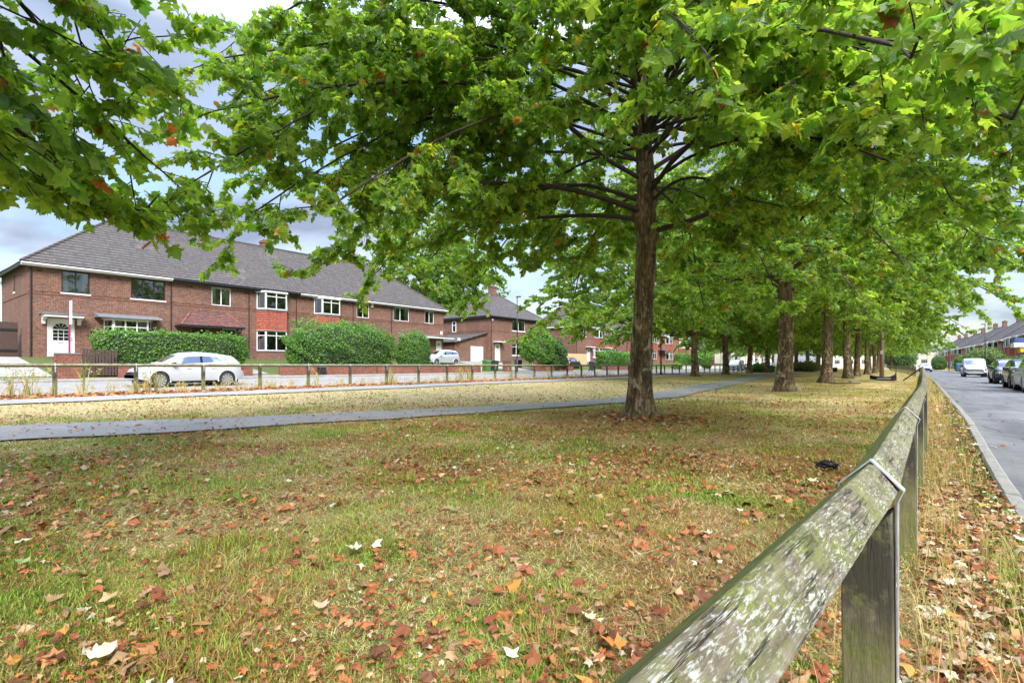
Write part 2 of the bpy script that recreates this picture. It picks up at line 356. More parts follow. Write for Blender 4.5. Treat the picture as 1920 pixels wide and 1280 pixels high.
# ------------------------------------------------------------------ terrain
def bend(u, y):
    y = np.asarray(y, float); g = -0.00035*np.clip(y-40, 0, None)**2
    return g*sstep(-14, -2, u)+.15*sstep(6, 15, y)*sstep(.1, .45, u)
UZ = [(-400,1.6),(-50,1.6),(-39.6,1.52),(-31.3,.50),(-31,.42),(-28,.40),(-27.9,.26),(-21.5,.10),(-21.3,.16),(-19.9,.15),(-18.6,.14),(-12,.0),(.46,0),(.53,-.05),
      (.67,-.14),(5.4,-.14),(5.6,-.04),(7.8,.0),(8,.05),(14,.3),(400,.4)]
ux = np.array([a for a, b in UZ]); uz = np.array([b for a, b in UZ])
def tz(u, y):
    u = np.asarray(u, float); y = np.asarray(y, float)
    z = np.interp(u, ux, uz)
    park = sstep(-18.5, -15, u)*(1-sstep(.0, .4, u))
    z = z+park*((vnoise(u, y, .35, 3)-.5)*.05+(vnoise(u, y, 1.1, 5)-.5)*.02)
    z = z+park*.10*sstep(28, 60, y)
    return z
def path2_c(y):   # dark path centre X and half width
    ys = [-40,-12,1.4,3.9,7.7,13,17.2,28,39,50,56,70,400]; xs = [-18,-15.5,-10.9,-9.75,-8.55,-7.1,-7.0,-8.4,-9.8,-10.9,-12,-13,-13]; ws = [1.2,1.2,1.2,1.05,.85,.75,.75,.8,.9,1,1,.9,.9]
    return np.interp(y, ys, xs), np.interp(y, ys, ws)
def ground_color(u, y):
    u = np.asarray(u, float); y = np.asarray(y, float); n = fbm(u, y, .55, 1); n2 = fbm(u, y, 2.2, 9)
    green = np.array([.13,.18,.032]); straw = np.array([.49,.38,.20]); olive = np.array([.31,.295,.07]); brown = np.array([.30,.15,.055]); soil = np.array([.09,.065,.045])
    p, hw = path2_c(y)
    dry = np.clip(.40+1.6*(n-.5)+1.5*(n2-.5), 0, 1)
    band = (1-sstep(-.6, .6, u-(p-hw)))            # beyond the dark path
    dry = np.clip(dry+band*.85*(1-.65*sstep(24, 34, y)*(1-sstep(58, 66, y))), 0, 1)
    dry = np.clip(dry+.30*sstep(5, 14, y)*(1-band), 0, 1)
    near = (1-sstep(2, 9, np.hypot(u, y)))
    c = olive+(green-olive)*(np.clip(1-dry*2.2, 0, 1)*.9)[..., None]
    c = c+(straw-c)*(np.clip(dry*1.6-.45, 0, 1)*.95)[..., None]; c = c*(1-.08*band)[..., None]
    b = np.clip((fbm(u, y, 1.1, 21)-.46)*3, 0, 1)*(1-band)*.7
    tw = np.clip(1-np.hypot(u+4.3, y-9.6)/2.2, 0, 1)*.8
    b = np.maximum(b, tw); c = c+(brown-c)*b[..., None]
    verge = sstep(-.1, .15, u)*(1-sstep(.5, .7, u)); c = c+(brown*1.2-c)*(verge*.6)[..., None]
    s = sstep(.24, .34, u+.2*(n2-.5))*(1-sstep(.6, .75, u)); c = c+(soil*.55-c)*(s*.9)[..., None]
    litter = (1-sstep(-18.6, -18.3, u))*sstep(-21.4, -21, u); c = c+(np.array([.30,.16,.08])-c)*(litter*.7)[..., None]
    gard = 1-sstep(-31.2, -31, u); c = c+(np.array([.07,.10,.03])-c)*(gard*.95)[..., None]
    return c
def grid_axis(segs):
    out = []
    for a, b, s in segs: out += list(np.arange(a, b, s))
    out.append(segs[-1][1]); return np.array(out)
def build_ground():
    us = np.unique(np.concatenate([grid_axis([(-400,-60,40),(-60,-20,2),(-20,-12,.5),(-12,-4,.25),(-4,1,.1),(1,9,.5),(9,40,4),(40,400,40)]), ux]))
    ys = grid_axis([(-80,-6,4),(-6,0,.5),(0,7,.1),(7,20,.25),(20,60,1),(60,120,3),(120,900,15)])
    U, Y = np.meshgrid(us, ys); Z = tz(U, Y); X = U+bend(U, Y)
    V = np.stack([X, Y, Z], -1).reshape(-1, 3); ny, nx = U.shape
    i = np.arange(ny-1)[:, None]*nx+np.arange(nx-1)[None, :]
    F = np.stack([i, i+1, i+nx+1, i+nx], -1).reshape(-1, 4)
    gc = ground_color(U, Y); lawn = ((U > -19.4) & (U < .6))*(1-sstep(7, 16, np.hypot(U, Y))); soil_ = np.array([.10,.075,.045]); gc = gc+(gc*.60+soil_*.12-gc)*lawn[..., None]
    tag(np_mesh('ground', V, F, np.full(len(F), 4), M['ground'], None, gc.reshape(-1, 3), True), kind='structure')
build_ground()
def strip(name, ufun, ys, m, lift=.006, cols=4):
    """a sheet following the terrain; ufun(y) -> (u0,u1)"""
    V = []; F = []
    for j, y in enumerate(ys):
        a, b = ufun(y)
        for k in range(cols+1):
            u = a+(b-a)*k/cols; V.append((u+float(bend(u, y)), y, float(tz(u, y))+lift))
    n = cols+1
    for j in range(len(ys)-1):
        for k in range(cols): F.append((j*n+k, j*n+k+1, (j+1)*n+k+1, (j+1)*n+k))
    return np_mesh(name, V, F, [4]*len(F), m, None, None, True)
yl = np.concatenate([np.arange(-40, 60, .4), np.arange(60, 400, 5)])
def ragged(y, s): return .17*(float(fbm(s, y, 1.3, s, 3))-.5)*2
tag(strip('road', lambda y: (.655, 5.45), yl, M['asphalt'], .03, 8), kind='structure')
tag(strip('side_road', lambda y: (-27.95, -21.46), yl, M['asphalt_path'], .012, 2), kind='structure')
tag(strip('pavement', lambda y: (-30.98, -28.02), yl, M['asphalt_path'], .012, 2), kind='structure')
tag(strip('pavement', lambda y: (5.62, 7.75), yl, M['concrete'], .012, 2), kind='structure')
def p2(y):
    c, h = path2_c(y); return (float(c-h)+ragged(y, 2), float(c+h)+ragged(y, 5))
tag(strip('path', p2, np.concatenate([np.arange(-12, 60, .2), np.arange(60, 120, 2)]), M['asphalt_path'], .028, 8), kind='structure')
tag(strip('path', lambda y: (-18.45+ragged(y, 3), -16.75+ragged(y, 6)), np.concatenate([np.arange(-40, 60, .25), np.arange(60, 150, 3)]), M['concrete'], .03, 4), kind='structure')
tag(strip('garden_path', lambda y: (-39.6, -31.05), np.arange(15.0, 16.5, .4), M['concrete'], .02, 6), kind='structure')
tag(strip('driveway', lambda y: (-39.4, -31.05), np.arange(.5, 6.4, .5), M['concrete'], .02, 6), kind='structure')
tag(strip('driveway', lambda y: (-40.5, -31.05), np.arange(40.2, 47.2, .5), M['concrete'], .02, 6), kind='structure')
def kerb_line(name, u0, u1, z1, ys, seg=.915):
    mb = MB(); r_ = random.Random(3)
    for y in ys:
        dz = r_.uniform(-.006, .006); du = r_.uniform(-.006, .006); b0 = float(bend(u0, y)); b1 = float(bend(u0, y+seg))
        x0 = u0+b0+du; x1 = u1+b0+du; x2 = u0+b1+du; x3 = u1+b1+du; g = .008; c_ = .02
        zz = z1+dz
        b = len(mb.v)
        for (xa, xb, yy) in ((x0, x1, y+g), (x2, x3, y+seg-g)):
            mb.v += [(xa, yy, zz-.25), (xb, yy, zz-.25), (xb, yy, zz-c_), (xb-c_, yy, zz), (xa+c_, yy, zz), (xa, yy, zz-c_)]
        for k in range(6): mb.f.append((b+k, b+(k+1) % 6, b+6+(k+1) % 6, b+6+k))
        mb.f.append(tuple(b+5-k for k in range(6))); mb.f.append(tuple(b+6+k for k in range(6)))
    return tag(mb.build(name, M['kerb']), kind='structure')
kerb_line('kerb', .53, .65, -.012, np.arange(-6, 150, .915))
kerb_line('kerb', 5.46, 5.60, .0, np.arange(-6, 150, .915))
kerb_line('kerb', -21.45, -21.32, .20, np.arange(-40, 120, .915))
kerb_line('kerb', -28.1, -27.96, .44, np.arange(-40, 120, .915))
# road patches: pale worn repair
mb = MB()
for (cx, cy_, rx, ry) in ((2.1, 15.6, .55, .35), (3.4, 16.6, .8, .4), (3.2, 12.9, .5, .25)):
    n = 14; b = len(mb.v)
    for k in range(n):
        a = 2*math.pi*k/n; q = 1+random.uniform(-.25, .25); x = cx+rx*q*math.cos(a); y = cy_+ry*q*math.sin(a); mb.v.append((x, y, float(tz(x, y))+.036))
    mb.f.append(tuple(range(b, b+n)))
tag(mb.build('road_patch', M['concrete']), kind='structure')

# ------------------------------------------------------------------ leaf clouds
def leaf_template(kind):
    if kind == 'hi':
        half = [(.16,-.07),(.33,-.03),(.52,.05),(.40,.17),(.36,.25),(.52,.33),(.62,.52),(.44,.50),(.27,.56),(.28,.72),(.12,.84)]
        o = [(0, 0)]+half+[(0, 1.05)]+[(-x, y) for x, y in reversed(half)]
    elif kind == 'mid':
        half = [(.46,.02),(.33,.22),(.60,.50),(.26,.56)]
        o = [(0, 0)]+half+[(0, 1.0)]+[(-x, y) for x, y in reversed(half)]
    else:
        o = [(0, 0), (.46,.10), (.48,.55), (0, 1.0), (-.48,.55), (-.46,.10)]
    pts = [(0, .34)]+o
    V = np.array([(x, y, -.22*abs(x)-.20*(y-.3)**2+.06*math.sin(7*x+5*y)) for x, y in pts]); V[0, 2] = .03
    n = len(o); T = np.array([(0, 1+i, 1+(i+1) % n) for i in range(n)])
    return V, T
def leaf_cloud(name, pos, tip, nor, size, colr, kind, m, parent=None, curl=None):
    V, T = leaf_template(kind); N = len(pos); K = len(V)
    tip = tip/np.linalg.norm(tip, axis=1, keepdims=True); nor = nor-np.sum(nor*tip, 1, keepdims=True)*tip
    nor = nor/(np.linalg.norm(nor, axis=1, keepdims=True)+1e-9); side = np.cross(tip, nor)
    lv = V[None, :, :]*size[:, None, None]
    if curl is not None:
        lv = lv.copy(); c2 = curl if curl.ndim == 2 else np.stack([curl, .6*curl], 1); x_ = V[None, :, 0]; y_ = V[None, :, 1]-.4
        ax = x_*c2[:, :1]*2.2; ay = y_*c2[:, 1:2]*1.6
        lv[:, :, 0] = np.where(np.abs(ax) > 1e-3, np.sin(ax)/(c2[:, :1]*2.2+1e-9), x_)*size[:, None]; lv[:, :, 2] += ((1-np.cos(ax))/(c2[:, :1]*2.2+1e-6)+(1-np.cos(ay))/(c2[:, 1:2]*1.6+1e-6)*1.0)*size[:, None]
        lv[:, :, 1] = (np.where(np.abs(ay) > 1e-3, np.sin(ay)/(c2[:, 1:2]*1.6+1e-9), y_)+.4)*size[:, None]
    P = pos[:, None, :]+side[:, None, :]*lv[:, :, 0:1]+tip[:, None, :]*lv[:, :, 1:2]+nor[:, None, :]*lv[:, :, 2:3]
    F = (T[None, :, :]+(np.arange(N)*K)[:, None, None]).reshape(-1)
    C = np.repeat(colr, K, axis=0)
    return np_mesh(name, P.reshape(-1, 3), F, np.full(N*len(T), 3), m, parent, C)

# ------------------------------------------------------------------ plane trees
def leaf_colors(N, r, autumn=.016):
    t = r.random(N)[:, None]; v = (.75+.5*r.random(N))[:, None]
    c = (np.array([.060,.130,.026])*(1-t)+np.array([.185,.255,.045])*t)*v
    a = r.random(N); k = a < autumn
    o = np.array([[.28,.09,.02],[.19,.05,.02],[.34,.22,.04],[.15,.07,.03]]); c[k] = o[r.integers(0, 4, k.sum())]
    y = (a > autumn) & (a < autumn*2.2); c[y] = np.array([.20,.22,.025])
    return c
def limb_path(p0, az_, L, rise, droop, r, n=9):
    pts = [np.array(p0, float)]; d = np.array([math.cos(az_), math.sin(az_), 0.]); s = np.array([-d[1], d[0], 0.]); w1 = r.uniform(-.5, .5); ph = r.uniform(0, 6)
    for i in range(1, n+1):
        t = i/n
        pts.append(p0+d*L*t+s*(w1*t*t*L*.3+.2*math.sin(ph+5*t)*t**.5+.07*math.sin(ph*3+13*t))+np.array([0, 0, L*(rise*t-droop*t*t)+.08*math.sin(ph*2+9*t)]))
    return pts
def make_tree(name, loc, seed, Rr=7.3, rt=.27, H=13.5, h0=3.4, nl=26, kind='mid', leafsize=.16, nleaf=8, guides=(), zmin=2.6, step=.33, twstep=.24, lowbias=.62, trunk_knots=(), fork=False, lean=(0, 0)):
    r = np.random.default_rng(seed); rr = random.Random(seed)
    root = empty(name, loc)
    # trunk: a displaced, flared column
    zs = np.concatenate([np.linspace(0, 1.2, 14), np.linspace(1.35, h0+3, 34), np.linspace(h0+3.6, H*.93, 14)]); S = 36 if kind == 'hi' else 18
    V = []; F = []
    cx = lambda z: lean[0]*z+.06*math.sin(z*.9+seed); cyy = lambda z: lean[1]*z+.06*math.cos(z*.7+seed)
    ph = [rr.uniform(0, 6.28) for _ in range(6)]
    def trad(z):
        b = rt*(1-.04*z) if z < h0+1 else rt*(1-.04*(h0+1))*max(.10, 1-(z-h0-1)/(H-h0-1))**.9
        return b
    for z in zs:
        b = trad(z)
        for k in range(S):
            a = 2*math.pi*k/S
            fl = rt*(.75*math.exp(-z/.28)+.18*math.exp(-z/.9))*(.65+.35*math.cos(5*a+ph[0])+.3*math.cos(3*a+ph[1]))
            q = b*(1+.05*math.sin(3*a+ph[2]+z*.8)+.035*math.sin(7*a+ph[3]-z*1.7)+.03*math.sin(2*a+z*3.1+ph[4]))+fl
            q += b*.05*(float(vnoise(a*3+9, z*2.2, 1.6, seed))-.5)
            for (kz, ka, kr) in trunk_knots:
                da = (a-ka+math.pi) % (2*math.pi)-math.pi; q += kr*math.exp(-((z-kz)/.16)**2-(da/.5)**2)
            V.append((cx(z)+q*math.cos(a), cyy(z)+q*math.sin(a), z-.12 if z == 0 else z))
    for i in range(len(zs)-1):
        for k in range(S): F.append((i*S+k, i*S+(k+1) % S, (i+1)*S+(k+1) % S, (i+1)*S+k))
    np_mesh('trunk', V, np.array(F).ravel(), [4]*len(F), M['bark'], root, None, True)
    br = MB(); LP = []; LT = []; LN = []; LS = []
    def leaves_on(a, b, n, zoff=0):
        d = b-a; L = np.linalg.norm(d)+1e-6; d = d/L
        for i in range(n):
            t = (i+.5+rr.uniform(-.4, .4))/n; p = a+(b-a)*t
            s = np.cross(d, [0, 0, 1]); s = s/(np.linalg.norm(s)+1e-6)*(1 if i % 2 else -1)
            tip = d*.5+s*rr.uniform(.4, 1.1)+np.array([0, 0, rr.uniform(-.95, .15)])
            nn = np.array([rr.gauss(0, .75), rr.gauss(0, .75), .75])
            q = tip/np.linalg.norm(tip)
            LP.append(p+q*rr.uniform(.02, .07)); LT.append(tip); LN.append(nn); LS.append(leafsize*rr.choice((.5, .75, .9, 1.0, 1.1, 1.25))*rr.uniform(.85, 1.15))
    def sub(p, d, L, rad, dens=1.0, dr=.25):
        n = max(3, int(L/.3)); pts = [p]; dd = d.copy()
        for i in range(n):
            dd = dd+np.array([rr.gauss(0, .2), rr.gauss(0, .2), rr.gauss(0, .2)-dr*.16]); dd /= np.linalg.norm(dd)
            q = pts[-1]+dd*L/n
            if q[2] < zmin: q[2] = zmin+rr.uniform(-.1, .25); 
            pts.append(q)
        br.tube(pts, list(np.linspace(rad, .006, len(pts))), 4, False)
        # twigs
        s = .0; pts = np.array(pts); seg = L/n; tot = L
        while s < tot:
            s += twstep*rr.uniform(.7, 1.3)/dens
            i = min(int(s/seg), n-1); f = min(s/seg-i, 1); q = pts[i]+(pts[i+1]-pts[i])*f
            t = pts[i+1]-pts[i]; t /= np.linalg.norm(t)+1e-9; sd_ = np.cross(t, [0, 0, 1.]); sd_ /= np.linalg.norm(sd_)+1e-6
            e = t*rr.uniform(.4, 1)+sd_*rr.choice((-1, 1))*rr.uniform(.4, 1)+np.array([0, 0, rr.uniform(-.9, .55)])
            e /= np.linalg.norm(e); ln = rr.uniform(.22, .55); e2 = q+e*ln
            if kind != 'low': br.tube([q, q+e*ln*.5+np.array([0, 0, .02]), e2], [.007, .005, .003], 3, False)
            leaves_on(q, e2, nleaf)
        leaves_on(pts[-2], pts[-1]+(pts[-1]-pts[-2])*.3, nleaf)
    def limb(pts, r0, startt=.22, dens=1.0, subl=2.1, dr=.25):
        pts = [np.array(p) for p in pts]; n = len(pts)-1
        br.tube(pts, [r0*(1-.85*i/n)**.9+.008 for i in range(n+1)], 8 if kind != 'low' else 5, False)
        L = sum(np.linalg.norm(pts[i+1]-pts[i]) for i in range(n)); s = L*startt; sign = 1
        while s < L:
            t = s/L; i = min(int(t*n), n-1); f = t*n-i; p = pts[i]+(pts[i+1]-pts[i])*f
            d = pts[i+1]-pts[i]; d /= np.linalg.norm(d); sd_ = np.cross(d, [0, 0, 1.]); sd_ /= np.linalg.norm(sd_)+1e-6
            a = R(rr.uniform(35, 75)); e = d*math.cos(a)+sd_*sign*math.sin(a)+np.array([0, 0, rr.uniform(-.75, .6)]); sign = -sign
            sub(p, e/np.linalg.norm(e), (.6+subl*(1-t)**.6)*rr.uniform(.6, 1.1), max(.010, r0*.32*(1-t*.6)), dens, dr)
            s += step*rr.uniform(.7, 1.3)
        sub(pts[-1], (pts[-1]-pts[-2])/np.linalg.norm(pts[-1]-pts[-2]), .9, .012, dens, dr)
    ga = 2.399963; a0 = rr.uniform(0, 6.28)
    for i in range(nl):
        f = (i+.5)/nl; f = f**(1/lowbias) if lowbias < 1 else f
        h = h0+.25+(H*.86-h0)*f; az_ = a0+i*ga+rr.uniform(-.25, .25)
        env = Rr*(1-.10*f)*math.sqrt(max(.05, 1-(max(0, f-.30)/.80)**2)); L = env*rr.uniform(.82, 1.06)
        rise = .55+.85*f+rr.uniform(-.06, .12); droop = (.56-.25*f) if f < .6 else .25
        if h < h0+1.6: droop += .06
        p0 = np.array([cx(h), cyy(h), h])
        limb(limb_path(p0, az_, L, rise, droop, rr), max(.018, min(.046, trad(h)*.23)), .24)
    for g in guides:
        hs, tgt, r0 = g[0], np.array(g[1], float)-np.array(loc), g[2]; p0 = np.array([cx(hs), cyy(hs), hs]); arch = g[3] if len(g) > 3 else .5; st = (g[4] if len(g) > 4 else .45)*.85
        n = 10; ps = []; sdv = np.cross(tgt-p0, [0, 0, 1.]); sdv /= np.linalg.norm(sdv)+1e-6; ph_ = rr.uniform(0, 6)
        for k in range(n+1):
            t = k/n; ps.append(p0+(tgt-p0)*t+np.array([0, 0, arch*math.sin(math.pi*t)])+sdv*.10*math.sin(ph_+6*t)*math.sin(math.pi*t))
        limb(ps, r0, st, 1.1, 1.4, .3)
    # leader with upper twigs
    br.build('branches', M['branch'], root, True)
    LP = np.array(LP); LT = np.array(LT); LN = np.array(LN); LS = np.array(LS)
    leaf_cloud('crown', LP, LT, LN, LS, leaf_colors(len(LP), r), kind, M['leaf'], root)
    print(name, 'leaves', len(LP))
    return root
def tagtree(t, label): return tag(t, label, 'tree', 'plane trees in rows on the grass')
g0 = [(3.6, (-5.9,1.1,3.0), .028, .7), (3.4, (-6.3,1.8,2.45), .026, .8), (3.4, (-5.7,.6,2.1), .026, 1.0), (3.8, (-6.9,.9,3.4), .026, .6),
      (4.6, (-6.8,.5,4.6), .026, .6), (4.4, (-6.1,1.7,4.0), .026, .6), (4.0, (-6.6,2.0,3.3), .026, .6)]
t0 = make_tree('plane_tree', (-4.3,-3.4,0), 11, Rr=6.6, kind='hi', nl=18, guides=g0, leafsize=.122, nleaf=11, H=9.0)
tagtree(t0, 'plane tree just left of the camera, its leafy twigs hanging in at the top left')
g1 = [(3.62, (-1.95,10.6,4.85), .055, -.25, .5), (4.0, (-7.2,5.8,4.05), .055, .35, .45), (3.85, (-6.6,7.6,3.75), .045, .15, .5), (4.15, (-2.2,9.2,3.75), .028, .45, .5), (5.2, (-1.2,7.6,8.4), .05, .2, .4), (5.0, (-2.6,11.6,8.2), .05, .1, .4),
      (5.6, (-.1,3.9,2.95), .028, .9, .5), (6.1, (.5,5.0,2.75), .028, 1.0, .5), (6.6, (-1.4,4.1,3.6), .028, .8, .5), (5.1, (.9,6.2,3.4), .026, .8, .5), (4.5, (.2,8.0,3.2), .026, .8, .4), (5.9, (1.6,8.6,3.6), .026, .8, .4),
      (5.0, (-9.6,6.2,3.3), .026, 1.0, .35), (6.0, (-10.8,8.4,3.5), .026, 1.0, .35), (5.6, (-8.6,4.1,3.5), .026, 1.1, .35), (5.4, (-6.3,4.2,3.3), .026, .9, .4), (5.3, (-10.2,11.2,3.1), .026, 1.0, .3), (4.4, (-8.6,14.0,2.8), .026, 1.0, .3),
      (6.2, (-7.6,3.0,3.6), .026, 1.2, .4), (5.2, (-9.3,5.0,4.6), .026, 1.0, .35), (5.2, (1.0,13,3.2), .026, 1.0, .35), (5.7, (-.1,15.8,3.1), .026, 1.0, .35), (4.5, (-3.2,16.4,3.0), .026, 1.0, .35), (5.6, (1.8,10.5,5.2), .026, .9, .35), (5.2, (-2.2,3.6,5.2), .026, 1.0, .4), (6.0, (-8.6,3.6,5.8), .026, .8, .4), (6.6, (-7.0,4.0,6.2), .026, .6, .4), (6.4, (-9.6,5.4,6.6), .026, .6, .4), (6.6, (-10.2,4.6,7.2), .026, .5), (5.6, (.9,9.0,4.3), .026, .8), (5.6, (1.5,12.8,4.0), .026, .9), (5.4, (.7,6.7,3.3), .024, 1.0), (4.6, (-5.2,16,3.0), .026, .9, .3)]
t1 = make_tree('plane_tree', (-4.27,9.6,0), 23, Rr=7.2, rt=.205, kind='hi', nl=26, guides=g1, leafsize=.114, nleaf=17, H=10.2, h0=3.9, step=.28, zmin=2.75, lowbias=.85,
               trunk_knots=[(3.6, .6, .10), (4.0, 3.6, .12), (3.85, 4.2, .09), (2.9, .9, .06)])
tagtree(t1, 'nearest plane tree with mottled flaking trunk standing in the middle of the lawn')
g2 = [(5.0, (1.5,17.5,4.1), .045, 1.0, .3), (4.6, (.3,19.2,3.7), .045, 1.0, .3), (4.8, (1.6,22.2,4.6), .045, 1.0, .3), (4.4, (-1.5,17.6,3.2), .045, 1.0, .3), (5.2, (2.4,20.5,5.6), .045, 1.0, .3), (5.2, (.2,26.5,4.6), .045, 1.0, .3), (4.5, (-9.8,19,3.1), .045, 1.0, .3), (5.4, (2.2,24.5,5.4), .045, .9, .3)]
t2 = make_tree('plane_tree', (-4.3,23.2,0), 37, Rr=6.7, rt=.29, kind='mid', nl=28, leafsize=.135, nleaf=14, h0=3.6, H=10.6, zmin=2.6, guides=g2)
tagtree(t2, 'second plane tree of the right row with stout grey-brown trunk behind the nearest one')
t5 = make_tree('plane_tree', (-13.5+-1.5,32.5,.0), 41, Rr=7.8, rt=.27, kind='low', nl=28, leafsize=.172, nleaf=13, h0=3.2, H=10.2, zmin=2.3)
tagtree(t5, 'left-row plane tree hidden by the nearest trunk, its bright crown spreading over the fence')
right = [35.6,46.2,54.5,66,79,92,106]; ordn = ['third','fourth','fifth','sixth','seventh','eighth','ninth','tenth','eleventh']
for i, y in enumerate(right):
    c = copy_tree(t2 if i < 2 else t5); c.location = (-4.3+float(bend(-4.3, y))*.6, y, .08); c.rotation_euler = (0, 0, 1.3+i*1.9); s = [.96,.94,.84,.82,.82,.82,.82][i]; c.scale = (s, s, (1.02 if i < 2 else 1.0)*(.97+.05*(i % 3)))
    tagtree(c, '%s plane tree of the right row counting away from the camera' % ordn[i])
left = [44.2,52.8,62.3,70.8,80.5,90,100,112]
for i, y in enumerate(left):
    c = copy_tree(t5); c.location = (-15, y, .1); c.rotation_euler = (0, 0, .7+i*2.3); s = [.96,1,.95,1,1.04,.98,1,1][i]; c.scale = (s*1.05, s*1.05, s)
    tagtree(c, '%s plane tree of the left row near the far fence, counting from the nearest trunk' % (['second']+ordn)[i])
far = [(-34,120),(-26,128),(-8,124),(-18,132),(-30,140),(-5,140),(-12,150)]
for i, (x, y) in enumerate(far):
    c = copy_tree(t5); c.location = (x, y, .2); c.rotation_euler = (0, 0, i*1.1); 
    tag(c, ['leftmost','second','fifth','third','distant','rightmost','farthest'][i]+' of the leafy trees closing the far end of the lawn', 'tree', 'trees closing the far end')
# darker background trees behind the houses
for i, (x, y, s, lab) in enumerate([(-66,60,1.75,'tall dark tree behind the right end of the brick terrace'), (-70,72,1.45,'dark tree behind the gap between terrace and end house'), (-66,3,.72,'dark tree behind the left end of the terrace')]):
    c = copy_tree(t5); c.location = (x, y, 1.5); c.rotation_euler = (0, 0, 2+i); c.scale = (s, s, s*1.15); tag(c, lab, 'tree', 'trees behind the houses')

# ------------------------------------------------------------------ grass, weeds and fallen leaves
def wedge(N, dmin, dmax, p=1.0, amin=-50, amax=50):
    """points in front of the camera, denser when near; returns u,y and distance"""
    t = rng.random(N); d = (dmin**(2-p)+(dmax**(2-p)-dmin**(2-p))*t)**(1/(2-p)) if p != 2 else dmin*(dmax/dmin)**t
    a = R(38)-np.radians(rng.uniform(amin, amax, N))
    return -d*np.sin(a), d*np.cos(a), d
def on_path(u, y, mar=.0):
    c, h = path2_c(y); return ((np.abs(u-c) < h-mar) & (y < 120)) | ((u < -16.7-mar) & (u > -18.5+mar)) | (u < -21.3) | (u > .58)
def build_grass():
    P = []
    for (N, a, b, p, hh, ww) in ((210000, 1.3, 5.0, 1.2, .034, .0022), (190000, 4.0, 14, 1.3, .036, .0045), (90000, 12, 40, 1.4, .045, .012)):
        u, y, d = wedge(N, a, b, p); k = ~on_path(u, y, .10) & (u > -19.5)
        P.append((u[k], y[k], np.full(k.sum(), hh), np.full(k.sum(), ww)))
    u, y, h, w_ = [np.concatenate([q[i] for q in P]) for i in range(4)]
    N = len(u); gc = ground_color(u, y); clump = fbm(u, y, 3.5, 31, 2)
    dry = (rng.random(N) < np.clip(.35+2.6*(fbm(u, y, 1.6, 51, 3)-.48)+1.7*(gc[:, 0]-.26), .10, .94))
    h = h*(.3+1.0*rng.random(N)**1.8)*(.25+1.35*clump**1.6)*np.where(dry, .9, 1.35)
    lean = np.where(dry, 3.2, 1.1)*(.3+rng.random(N)); an = rng.random(N)*6.283
    g = np.array([.235,.37,.045])[None]*(.3+1.05*rng.random(N))[:, None]; s = np.array([.62,.50,.27])[None]*(.22+1.05*rng.random(N))[:, None]; ol = np.array([.30,.28,.065])[None]*(.6+.7*rng.random(N))[:, None]
    c = np.where(dry[:, None], s, g); m_ = rng.random(N) < .25; c[m_] = ol[m_]; m_ = rng.random(N) < np.clip((fbm(u, y, 1.1, 21)-.42)*1.5, .04, .34); c[m_] = (np.array([.42,.20,.08])*(.6+.7*rng.random(N))[:, None])[m_]
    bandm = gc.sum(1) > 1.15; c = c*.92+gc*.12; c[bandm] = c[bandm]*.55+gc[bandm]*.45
    z = tz(u, y); x = u+bend(u, y)
    dx = np.cos(an); dy = np.sin(an); px_ = -dy*w_; py_ = dx*w_
    b = np.stack([x, y, z], 1); wv = np.stack([px_, py_, np.zeros(N)], 1)
    tipv = b+np.stack([dx*h*lean, dy*h*lean, h], 1); midv = b+np.stack([dx*h*lean*.35, dy*h*lean*.35, h*.6], 1)
    V = np.stack([b-wv, b+wv, midv+wv*.8, midv-wv*.8, tipv], 1).reshape(-1, 3)
    o = (np.arange(N)*5)[:, None]
    F = np.concatenate([o+np.array([[0, 1, 2, 3]]), o+np.array([[3, 2, 4]])], 1).ravel(); sz = np.tile([4, 3], N)
    tag(np_mesh('grass', V, F, sz, M['grass'], None, np.repeat(c, 5, 0)), 'patchy short grass, green and straw coloured, covering the lawn', 'grass', kind='stuff')
build_grass()
def stalks(name, pts, hrange, label, cat='weeds', per=9, colr=((.50,.38,.16), (.36,.34,.10)), wid=.004, spread=.12, heads=True):
    V = []; F = []; S = []; C = []
    for (x, y, k) in pts:
        z = float(tz(x, y))
        for j in range(int(per*k)):
            a = random.uniform(0, 6.28); r_ = random.uniform(0, spread); bx, by = x+r_*math.cos(a), y+r_*math.sin(a); h = random.uniform(*hrange)*k**.3; l = random.uniform(.1, .55)*h; a2 = random.uniform(0, 6.28)
            c = colr[0] if random.random() < .65 else colr[1]; c = np.array(c)*random.uniform(.6, 1.3)
            t = np.array([math.cos(a2), math.sin(a2), 0]); n = np.array([-t[1], t[0], 0])*wid; b0 = np.array([bx, by, z]); prev = None
            for q in range(5):
                f = q/4; p = b0+t*l*f*f+np.array([0, 0, h*f*(1-.15*f)]); o = len(V); V += [p-n*(1-.7*f), p+n*(1-.7*f)]; C += [c, c]
                if prev is not None: F += [prev, prev+1, o+1, o]; S.append(4)
                prev = o
            if heads and random.random() < .6:
                for q in range(7):
                    e = p-(p-b0)*.045*q; d = np.array([random.gauss(0, 1), random.gauss(0, 1), random.gauss(.3, .6)])*wid*3.6; o = len(V)
                    V += [e, e+d, e+d*.6+np.array([0, 0, wid*2.5])]; C += [c*1.15]*3; F += [o, o+1, o+2]; S.append(3)
    return tag(np_mesh(name, V, F, S, M['grass'], None, np.array(C)), label, cat, kind='stuff')
pts = [(random.uniform(-.02, .38)*(1 if i % 3 else .5)-.02, random.uniform(.9, 1)*0+random.uniform(1.2, 14), random.uniform(.3, 1.1)) for i in range(360)]
pts += [(random.uniform(-.35, .0), random.uniform(1.0, 20), random.uniform(.2, .7)) for i in range(90)]
stalks('dry_grass', pts, (.08, .30), 'tall dry grass and seed heads along the mossy rail fence', wid=.0022, spread=.10, per=8)
